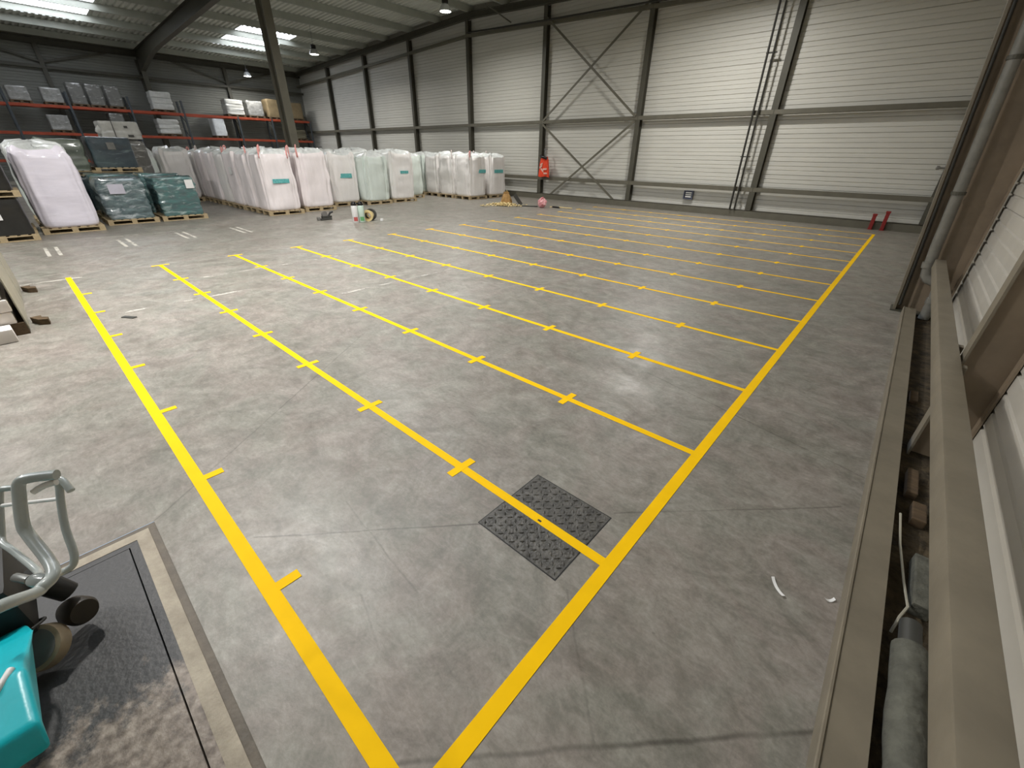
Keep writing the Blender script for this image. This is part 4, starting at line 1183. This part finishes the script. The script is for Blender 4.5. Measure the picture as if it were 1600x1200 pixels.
lamp(-6.6, -5.0, 7.0, 'added unseen high-bay lamp behind the camera, left')  # unseen lamp, added out of frame as extra light

# ================================================================= SMALL THINGS
# hi-vis vest
vt = empty('hi_vis_vest', (-4.1, 18.1, 1.0), 'orange hi-vis vest hanging on the back wall post', 'vest')
b = MB()
nz, nu = 14, 14; vs = []; fs = []
for side in (0, 1):
    for i in range(nz + 1):
        t = i / nz
        hw = 0.33 - 0.13 * t - (0.03 if t > 0.9 else 0)
        for k in range(nu + 1):
            u = -1 + 2 * k / nu
            dep = 0.07 * math.cos(u * PI / 2) + 0.02 * math.sin(7 * u + 3 * t) + 0.02 * noise.noise(Vector((u * 3, t * 4, side)))
            y = (-dep if side == 0 else 0.07 + dep * 0.3)
            vs.append((u * hw - 0.03 * (1 - t), y, 0.02 + 0.88 * t + 0.02 * math.sin(4 * u) * (1 - t)))
W_ = nu + 1; off = (nz + 1) * W_
for i in range(nz):
    for k in range(nu):
        a = i * W_ + k
        fs += [(a, a + 1, a + W_ + 1, a + W_), (off + a, off + a + W_, off + a + W_ + 1, off + a + 1)]
for i in range(nz):
    for k in (0, nu):
        a = i * W_ + k; fs.append((a, a + W_, off + a + W_, off + a))
for k in range(nu):
    for i in (0, nz):
        a = i * W_ + k; fs.append((a, a + 1, off + a + 1, off + a))
b.add(vs, fs); b.build('vest_body', M['vest'], vt, smooth=True)
for (u0, u1, z0, z1, sl) in ((-0.24, -0.02, 0.42, 0.5, 0.1), (-0.12, 0.06, 0.28, 0.36, -0.14), (0.02, 0.22, 0.32, 0.4, 0.02), (0.08, 0.24, 0.14, 0.21, 0.0), (-0.16, 0.0, 0.54, 0.61, 0.06)):
    b = MB(); vs = []
    n = 4
    for k in range(n + 1):
        u = u0 + (u1 - u0) * k / n; dz = sl * (k / n - 0.5)
        dep = 0.105 * math.cos(max(-1, min(1, u / 0.3)) * PI / 2) + 0.012
        for z in (z0, z1):
            vs += [(u - 0.015, -dep, z + dz), (u - 0.015, -dep + 0.02, z + dz)]
    fs = []
    for k in range(n):
        a = 4 * k; fs += [(a, a + 4, a + 6, a + 2), (a + 1, a + 3, a + 7, a + 5), (a, a + 1, a + 5, a + 4), (a + 2, a + 6, a + 7, a + 3)]
    b.add(vs, fs); b.build('reflective_strip', M['refl'], vt)
b = MB(); b.tube([(-0.2, -0.05, 0.93), (-0.08, -0.11, 0.9), (0.08, -0.11, 0.87), (0.2, -0.05, 0.82)], 0.055, 10); b.build('black_collar', M['blackp'], vt, smooth=True)
b = MB(); b.cham(-0.03, 0.03, 0.02, 0.06, 0.92, 1.22, 0.01); b.cham(-0.04, 0.04, 0.02, 0.2, 1.19, 1.23, 0.008); b.build('hanging_hook', M['galv'], vt)
# wall vent
vn = empty('wall_vent', (3.16, 18.5, 0.46), 'small blue-grey louvred vent low on the back wall', 'vent')
b = MB(); b.box(-0.19, 0.19, -0.03, 0.06, 0, 0.03); b.box(-0.19, 0.19, -0.03, 0.06, 0.29, 0.32); b.box(-0.19, -0.15, -0.03, 0.06, 0.03, 0.29); b.box(0.15, 0.19, -0.03, 0.06, 0.03, 0.29); b.box(-0.15, 0.15, 0.03, 0.06, 0.03, 0.29)
b.build('vent_frame', M['vent'], vn)
for z in (0.07, 0.145, 0.22):
    b = MB(); b.box(-0.11, 0.13, -0.02, 0.0, z, z + 0.045); b.build('louvre', M['white'], vn)
# red stubs
for i, (x, zt_, lb) in enumerate(((9.38, 0.46, 'shorter red steel stub on the base channel, left one'), (9.68, 0.56, 'taller red steel stub on the base channel, right one'))):
    r = empty('red_stub', (x, 18.16, 0), lb, 'post', 'red stubs by the wall')
    b = MB(); b.cham(-0.05, 0.05, -0.04, 0.04, 0.012, zt_, 0.012); b.build('stub_body', M['red'], r)
    b = MB(); b.cham(-0.065, 0.065, -0.055, 0.055, 0.0, 0.014, 0.003); b.build('foot', M['red'], r)
    b = MB(); b.cham(-0.06, 0.06, -0.05, 0.05, zt_ - 0.05, zt_ + 0.01, 0.01); b.build('cap', M['red'], r)
# bottles and tape rolls in front of the bags
for i, (x, y, m, lg, lb) in enumerate(((-2.86, 6.93, 'white', 'redp', 'tall white bottle with red logo standing before the bags'), (-2.80, 7.12, 'mint', 'grnp', 'tall pale green bottle with green logo beside the white bottle'))):
    r = empty('marking_bottle', (x, y, 0), lb, 'bottle', 'marking bottles')
    b = MB(); b.lathe([(0.0001, 0), (0.085, 0.0), (0.095, 0.015), (0.095, 0.46), (0.08, 0.51), (0.05, 0.53)], 24); b.build('bottle_body', M[m], r, smooth=40)
    b = MB(); b.lathe([(0.05, 0.53), (0.085, 0.50), (0.09, 0.56), (0.05, 0.59), (0.05, 0.61)], 20); b.build('pump_top', M['blackp'], r, smooth=40)
    b = MB(); b.cham(-0.02, 0.11, -0.018, 0.018, 0.57, 0.61, 0.006); b.build('pump_lever', M['blackp'], r)
    b = MB(); vs = []
    for k in range(7):
        a = math.radians(-62 + 12 * k)
        for z in (0.05, 0.17): vs.append((0.097 * math.cos(a), 0.097 * math.sin(a), z))
    b.add(vs, [(2 * k, 2 * k + 2, 2 * k + 3, 2 * k + 1) for k in range(6)]); b.build('logo', M[lg], r, fix=False)
def tape_roll(x, y, rad, wdt, axis, m1, m2, lb):
    r = empty('tape_roll', (x, y, rad), lb, 'tape roll', 'tape rolls by the bottles')
    ax = Vector(axis).normalized()
    q = Vector((0, 0, 1)).rotation_difference(ax)
    r.rotation_mode = 'QUATERNION'; r.rotation_quaternion = q
    b = MB(); seg = 28; vs = []; fs = []
    prof = [(rad * 0.62, -wdt / 2), (rad, -wdt / 2), (rad, wdt / 2), (rad * 0.62, wdt / 2)]
    for k in range(seg):
        a = 2 * PI * k / seg
        vs += [(p * math.cos(a), p * math.sin(a), h) for p, h in prof]
    for k in range(seg):
        n_ = (k + 1) % seg
        for j in range(4): fs.append((4 * k + j, 4 * k + (j + 1) % 4, 4 * n_ + (j + 1) % 4, 4 * n_ + j))
    b.add(vs, fs); b.build('wound_tape', M[m1], r, smooth=40)
    b = MB(); seg = 28; vs = []; fs = []
    prof = [(rad * 0.54, -wdt / 2 - 0.004), (rad * 0.62, -wdt / 2 - 0.004), (rad * 0.62, wdt / 2 + 0.004), (rad * 0.54, wdt / 2 + 0.004)]
    for k in range(seg):
        a = 2 * PI * k / seg
        vs += [(p * math.cos(a), p * math.sin(a), h) for p, h in prof]
    for k in range(seg):
        n_ = (k + 1) % seg
        for j in range(4): fs.append((4 * k + j, 4 * k + (j + 1) % 4, 4 * n_ + (j + 1) % 4, 4 * n_ + j))
    b.add(vs, fs); b.build('cardboard_core', M[m2], r, smooth=40)
tape_roll(-2.85, 7.36, 0.17, 0.06, (0.75, -0.66, 0), 'cream', 'kraft', 'cream tape roll standing upright right of the bottles')
tape_roll(-2.98, 7.55, 0.18, 0.14, (0.75, -0.66, 0), 'dkgrey', 'cream', 'dark tape roll standing behind the cream roll')
b = MB(); b.cham(-0.045, 0.045, -0.03, 0.03, 0, 0.07, 0.008); o = b.build('tape_offcut', M['paper']); o.location = (-2.62, 7.72, 0); o.rotation_euler.z = 0.5
tag(o, 'small pale tape offcut on the floor right of the rolls', 'scrap')
# tape dispenser
td = empty('tape_dispenser', (-4.05, 6.52, 0), 'dark hand tape dispenser lying before the second bag', 'dispenser')
b = MB(); b.cham(-0.11, 0.11, -0.2, 0.17, 0.0, 0.05, 0.015); b.build('base', M['dkgrey'], td)
b = MB(); b.prism([(-0.05, -0.12), (0.05, -0.12), (0.05, 0.2), (-0.05, 0.16)], 0.05, 0.12); b.build('frame', M['dkgrey'], td)
b = MB(); b.lathe([(0.04, -0.04), (0.09, -0.04), (0.09, 0.04), (0.04, 0.04)], 20, (0, -0.02, 0.17), (1, 0, 0)); b.build('spool', M['hub'], td, smooth=40)
b = MB(); b.tube([(0, 0.1, 0.1), (0, 0.18, 0.2), (0, 0.27, 0.23)], 0.03, 10); b.build('handle', M['blackp'], td, smooth=True)
b = MB(); b.cham(-0.05, 0.04, -0.28, -0.18, 0.0, 0.1, 0.02); b.build('end_guard', M['hub'], td)
# heap of backing paper
rr = random.Random(5)
b = MB()
for k in range(80):
    cx, cy = rr.gauss(0, 0.34), rr.gauss(-0.05, 0.36)
    l = rr.uniform(0.2, 0.5); wd = rr.uniform(0.04, 0.09); a = rr.uniform(0, 2 * PI); n = 7
    hgt = rr.uniform(0.02, 0.13) * max(0.2, 1 - math.hypot(cx, cy))
    ph = rr.uniform(0, 6)
    vs = []
    for i in range(n + 1):
        t = i / n - 0.5
        aa = a + 1.4 * t * math.sin(ph)
        px, py = cx + l * t * math.cos(aa), cy + l * t * math.sin(aa)
        z = 0.006 + hgt * abs(math.sin(PI * (i / n) * 2 + ph))
        nx, ny = -math.sin(aa) * wd / 2, math.cos(aa) * wd / 2
        vs += [(px + nx, py + ny, z + 0.01 * math.sin(i * 2 + ph) ** 2), (px - nx, py - ny, z + 0.02 * math.cos(i + ph) ** 2)]
    b.add(vs, [(2 * i, 2 * i + 2, 2 * i + 3, 2 * i + 1) for i in range(n)])
o = b.build('backing_paper_heap', M['cream'], fix=False); o.location = (-3.35, 14.35, 0)
tag(o, 'loose heap of cream backing paper on the floor near the vest', 'paper heap', kind='stuff')
sk = empty('crumpled_paper_bag', (-3.55, 14.75, 0), 'crumpled brown paper bag standing in the cream paper heap', 'paper bag')
b = MB(); vs = []; seg = 20; prof = [(0.20, 0.0), (0.24, 0.08), (0.22, 0.2), (0.17, 0.32), (0.10, 0.42), (0.12, 0.5)]
for r_2, h_ in prof:
    for k in range(seg):
        a = 2 * PI * k / seg; q = r_2 * (1 + 0.28 * noise.noise(Vector((math.cos(a) * 2, math.sin(a) * 2, h_ * 6))))
        vs.append((q * math.cos(a), q * math.sin(a), h_ + 0.06 * noise.noise(Vector((a * 1.0, h_ * 3, 4))) * (h_ > 0.1)))
fs = [(i * seg + k, i * seg + (k + 1) % seg, (i + 1) * seg + (k + 1) % seg, (i + 1) * seg + k) for i in range(len(prof) - 1) for k in range(seg)] + [tuple(range(seg - 1, -1, -1))]
b.add(vs, fs); b.build('bag_body', M['kraft'], sk)
b = MB(); b.tube([(0.02, 0, 0.44), (0.04, 0.03, 0.54), (-0.02, 0.05, 0.58), (-0.07, 0.02, 0.5)], 0.022, 8, flat=0.4); b.build('torn_strip', M['cream'], sk, smooth=True)
lb_ = MB(); lb_.bar((0.16, 0.2, 0.0), (-0.08, 0.0, 0.42), 0.16, 0.015, side=(0.6, 0.7, 0)); o = lb_.build('leaning_board', M['dkgrey']); o.location = (-3.02, 14.78, 0.01)
tag(o, 'dark board leaning on the crumpled paper bag', 'board')
b = MB(); b.tube([(-2.75, 14.55, 0.02), (-1.86, 14.9, 0.03)], 0.022, 8); tag(b.build('broom_stick', M['dkgrey'], smooth=True), 'dark stick lying between paper heap and pink roll', 'stick')
pk = empty('pink_film_roll', (-1.62, 14.9, 0), 'pink crumpled film ball beside the dark stick', 'film ball')
b = MB(); vs = []; seg, rg = 20, 12
for i in range(rg + 1):
    th = PI * i / rg
    for k in range(seg):
        a = 2 * PI * k / seg; d = Vector((math.sin(th) * math.cos(a), math.sin(th) * math.sin(a), -math.cos(th)))
        q = 0.19 * (1 + 0.2 * noise.noise(d * 2.4) + 0.12 * noise.noise(d * 6))
        vs.append((d.x * q, d.y * q, max(0.002, 0.185 + d.z * q)))
b.add(vs, [(i * seg + k, i * seg + (k + 1) % seg, (i + 1) * seg + (k + 1) % seg, (i + 1) * seg + k) for i in range(rg) for k in range(seg)])
b.build('film_ball', M['pink'], pk)
b = MB(); b.tube([(0.0, 0.1, 0.33), (0.05, -0.02, 0.4), (0.02, -0.12, 0.36)], 0.025, 8); b.build('loose_end', M['pink'], pk, smooth=True)
hb = empty('hand_brush', (-1.0, 15.25, 0), 'pale-handled black brush on the floor right of the pink ball', 'brush')
b = MB(); b.cham(-0.3, 0.05, -0.05, 0.05, 0.0, 0.06, 0.012); b.build('bristle_head', M['blackp'], hb)
b = MB(); b.tube([(0.02, 0, 0.045), (0.3, 0.12, 0.03), (0.55, 0.22, 0.025)], 0.02, 8); b.build('brush_handle', M['cream'], hb, smooth=True)
b = MB(); b.tube([(-0.3, 0, 0.03), (-0.42, -0.05, 0.02)], 0.016, 8); b.build('brush_tip', M['cream'], hb, smooth=True)

# ================================================================= TEAL SWEEPER
sw = empty('floor_sweeper', (0, 0, 0), 'teal walk-behind floor sweeper with bent grey handlebars, lower left', 'sweeper')
def body_prism(b, poly, y0, y1):
    """side profile (x,z) extruded along y"""
    n = len(poly)
    vs = [(x, y0, z) for x, z in poly] + [(x, y1, z) for x, z in poly]
    b.add(vs, [tuple(range(n)), tuple(range(2 * n - 1, n - 1, -1))] + [(i, (i + 1) % n, n + (i + 1) % n, n + i) for i in range(n)])
bm = bmesh.new()
poly = [(8.00, 0.14), (8.36, 0.10), (8.66, 0.30), (8.84, 0.44), (8.79, 0.51), (8.58, 0.53), (8.30, 0.42), (8.10, 0.30)]
lo = [bm.verts.new((x, -1.30, z)) for x, z in poly]; hi = [bm.verts.new((x, -0.66 + 0.015 * (x > 8.7) - 0.5 * max(0, 0.42 - z), z)) for x, z in poly]
bm.faces.new(lo); bm.faces.new(hi[::-1])
for i in range(len(poly)):
    bm.faces.new((lo[i], lo[(i + 1) % 8], hi[(i + 1) % 8], hi[i]))
bmesh.ops.recalc_face_normals(bm, faces=bm.faces)
bmesh.ops.bevel(bm, geom=bm.edges[:], offset=0.022, segments=3, affect='EDGES', profile=0.6)
me = bpy.data.meshes.new('hopper_body'); bm.to_mesh(me); bm.free(); me.materials.append(M['teal'])
me.polygons.foreach_set('use_smooth', [True] * len(me.polygons))
try: me.set_sharp_from_angle(angle=math.radians(35))
except Exception: pass
link('hopper_body', me, sw)
b = MB(); b.cham(8.05, 8.38, -1.28, -0.80, 0.06, 0.22, 0.02); b.build('lower_skirt', M['teal_shade'], sw, smooth=30)
b = MB(); b.tube([(8.55, -0.69, 0.523), (8.62, -0.72, 0.530), (8.66, -0.9, 0.528), (8.68, -1.25, 0.526)], 0.010, 8); b.build('trim_strip', M['white'], sw, smooth=True)
b = MB(); b.cham(8.74, 8.83, -0.98, -0.76, 0.46, 0.522, 0.012); b.build('latch_recess', M['teal_shade'], sw)
b = MB(); b.cham(7.72, 8.12, -1.25, -0.70, 0.23, 0.50, 0.04); b.build('brush_housing', M['rubber'], sw, smooth=30)
b = MB(); b.tube([(7.86, -0.72, 0.33), (7.9, -0.66, 0.28), (7.92, -0.62, 0.2)], [0.05, 0.045, 0.04], 10); b.build('side_arm', M['rubber'], sw, smooth=True)
b = MB(); b.tube([(7.82, -0.80, 0.36), (7.80, -0.72, 0.30), (7.82, -0.66, 0.22), (7.88, -0.63, 0.17)], 0.03, 10); b.build('hose', M['dkgrey'], sw, smooth=True)
b = MB(); b.lathe([(0.02, -0.06), (0.05, -0.058), (0.06, -0.03), (0.06, 0.035), (0.05, 0.058), (0.015, 0.06)], 22, (7.95, -0.63, 0.11), (0.85, 0.45, 0.28)); b.build('side_brush', M['rubber_b'], sw, smooth=40)
wh = MB(); wh.lathe([(0.07, -0.045), (0.092, -0.04), (0.092, 0.018), (0.075, 0.022)], 30, (8.04, -0.765, 0.1), (0.42, -0.30, 0.62)); wo = wh.build('wheel_tyre', M['tyre'], sw, smooth=40)
wh = MB(); wh.lathe([(0.001, -0.047), (0.076, -0.047), (0.076, 0.023), (0.03, 0.026), (0.001, 0.026)], 30, (8.04, -0.765, 0.1), (0.42, -0.30, 0.62)); wh.build('wheel_hub', M['hub'], sw, smooth=40)
def smooth_path(pts, n=6):
    """Catmull-Rom"""
    P = [Vector(p) for p in pts]; out = []
    for i in range(len(P) - 1):
        p0 = P[max(i - 1, 0)]; p1 = P[i]; p2 = P[i + 1]; p3 = P[min(i + 2, len(P) - 1)]
        for k in range(n):
            t = k / n
            out.append(0.5 * ((2 * p1) + (-p0 + p2) * t + (2 * p0 - 5 * p1 + 4 * p2 - p3) * t * t + (-p0 + 3 * p1 - 3 * p2 + p3) * t ** 3))
    out.append(P[-1]); return out
Bp = [(8.488, -0.375, 1.075), (8.45, -0.43, 1.075), (8.440, -0.455, 1.066), (8.455, -0.470, 1.03), (8.50, -0.49, 0.965), (8.535, -0.488, 0.938), (8.63, -0.47, 0.905), (8.68, -0.465, 0.893), (8.705, -0.472, 0.888), (8.725, -0.490, 0.889), (8.745, -0.505, 0.895), (8.84, -0.545, 0.975), (8.86, -0.64, 0.975), (8.84, -0.80, 0.93), (8.78, -0.98, 0.80), (8.72, -1.05, 0.52)]
b = MB(); b.tube(smooth_path(Bp), 0.0155, 14); b.build('handlebar', M['tubegrey'], sw, smooth=True)
Cp = [(8.435, -0.375, 0.975), (8.40, -0.382, 0.998), (8.382, -0.39, 1.0), (8.39, -0.40, 0.97), (8.41, -0.412, 0.935), (8.46, -0.43, 0.87), (8.515, -0.437, 0.815), (8.535, -0.443, 0.795), (8.545, -0.457, 0.778), (8.56, -0.485, 0.785), (8.63, -0.505, 0.84)]
b = MB(); b.tube(smooth_path(Cp), 0.0105, 12); b.build('far_handlebar', M['tubegrey'], sw, smooth=True)
Ap = [(8.155, -0.505, 0.90), (8.118, -0.55, 0.90), (8.11, -0.565, 0.88), (8.19, -0.60, 0.785), (8.23, -0.605, 0.765), (8.31, -0.58, 0.762), (8.49, -0.53, 0.775), (8.60, -0.515, 0.83)]
b = MB(); b.tube(smooth_path(Ap), 0.0105, 12); b.build('brace_tube', M['tubegrey'], sw, smooth=True)
b = MB(); b.tube([(8.405, -0.41, 0.945), (8.19, -0.56, 0.878)], 0.006, 8); b.build('link_rod', M['white'], sw, smooth=True)
b = MB(); b.lathe([(0.008, -0.03), (0.018, -0.025), (0.022, 0.0), (0.018, 0.025), (0.008, 0.03)], 14, (8.64, -0.505, 0.85), (0.7, 0.5, 0.1)); b.build('clamp', M['tubegrey'], sw, smooth=True)
b = MB(); b.lathe([(0.012, 0), (0.012, 0.05), (0.008, 0.055)], 10, (8.60, -0.53, 0.84), (-0.8, -0.5, 0)); b.build('clamp_bolt', M['galv'], sw, smooth=True)
b = MB(); b.tube(smooth_path([(8.455, -0.44, 1.03), (8.47, -0.41, 1.045), (8.485, -0.385, 1.05)]), 0.010, 8); b.build('brake_lever', M['white'], sw, smooth=True)
b = MB(); b.tube(smooth_path([(7.9, -0.85, 0.3), (8.02, -0.74, 0.24), (8.1, -0.68, 0.28), (8.2, -0.7, 0.34)]), 0.006, 6); b.build('cable', M['rubber'], sw, smooth=True)

# ================================================================= SUB-PARTS: pieces fixed to a part hang under that part
SUB = {'printed_band': 'sack_body', 'reflective_strip': 'vest_body', 'louvre': 'vent_frame', 'pump_lever': 'pump_top', 'logo': 'bottle_body',
       'wheel_hub': 'wheel_tyre', 'clamp_bolt': 'clamp', 'brake_lever': 'handlebar', 'lens': 'reflector', 'edge_bead': 'curb_body', 'dark_mark': 'wrapped_load',
       'strap_band': 'wrapped_load', 'trim_strip': 'hopper_body', 'latch_recess': 'hopper_body', 'tread_studs': 'plate', 'torn_strip': 'bag_body', 'loose_end': 'film_ball'}
base = lambda n: n.split('.')[0]
for root in [o for o in bpy.data.objects if o.parent is None and o.type == 'EMPTY']:
    kids = {}
    for c in root.children:
        kids.setdefault(base(c.name), c)
    for c in list(root.children):
        nm = base(c.name)
        tgt = SUB.get(nm)
        if nm == 'paper_label':
            tgt = 'sack_body' if 'sack_body' in kids else 'wrapped_load'
        if tgt and tgt in kids:
            c.parent = kids[tgt]
# put the two big roots at the base of their thing
for root, p in ((sw, Vector((8.4, -0.95, 0.0))), (pit, Vector((8.56, -1.6, 0.0)))):
    root.location = p
    for c in root.children:
        c.location = c.location - p
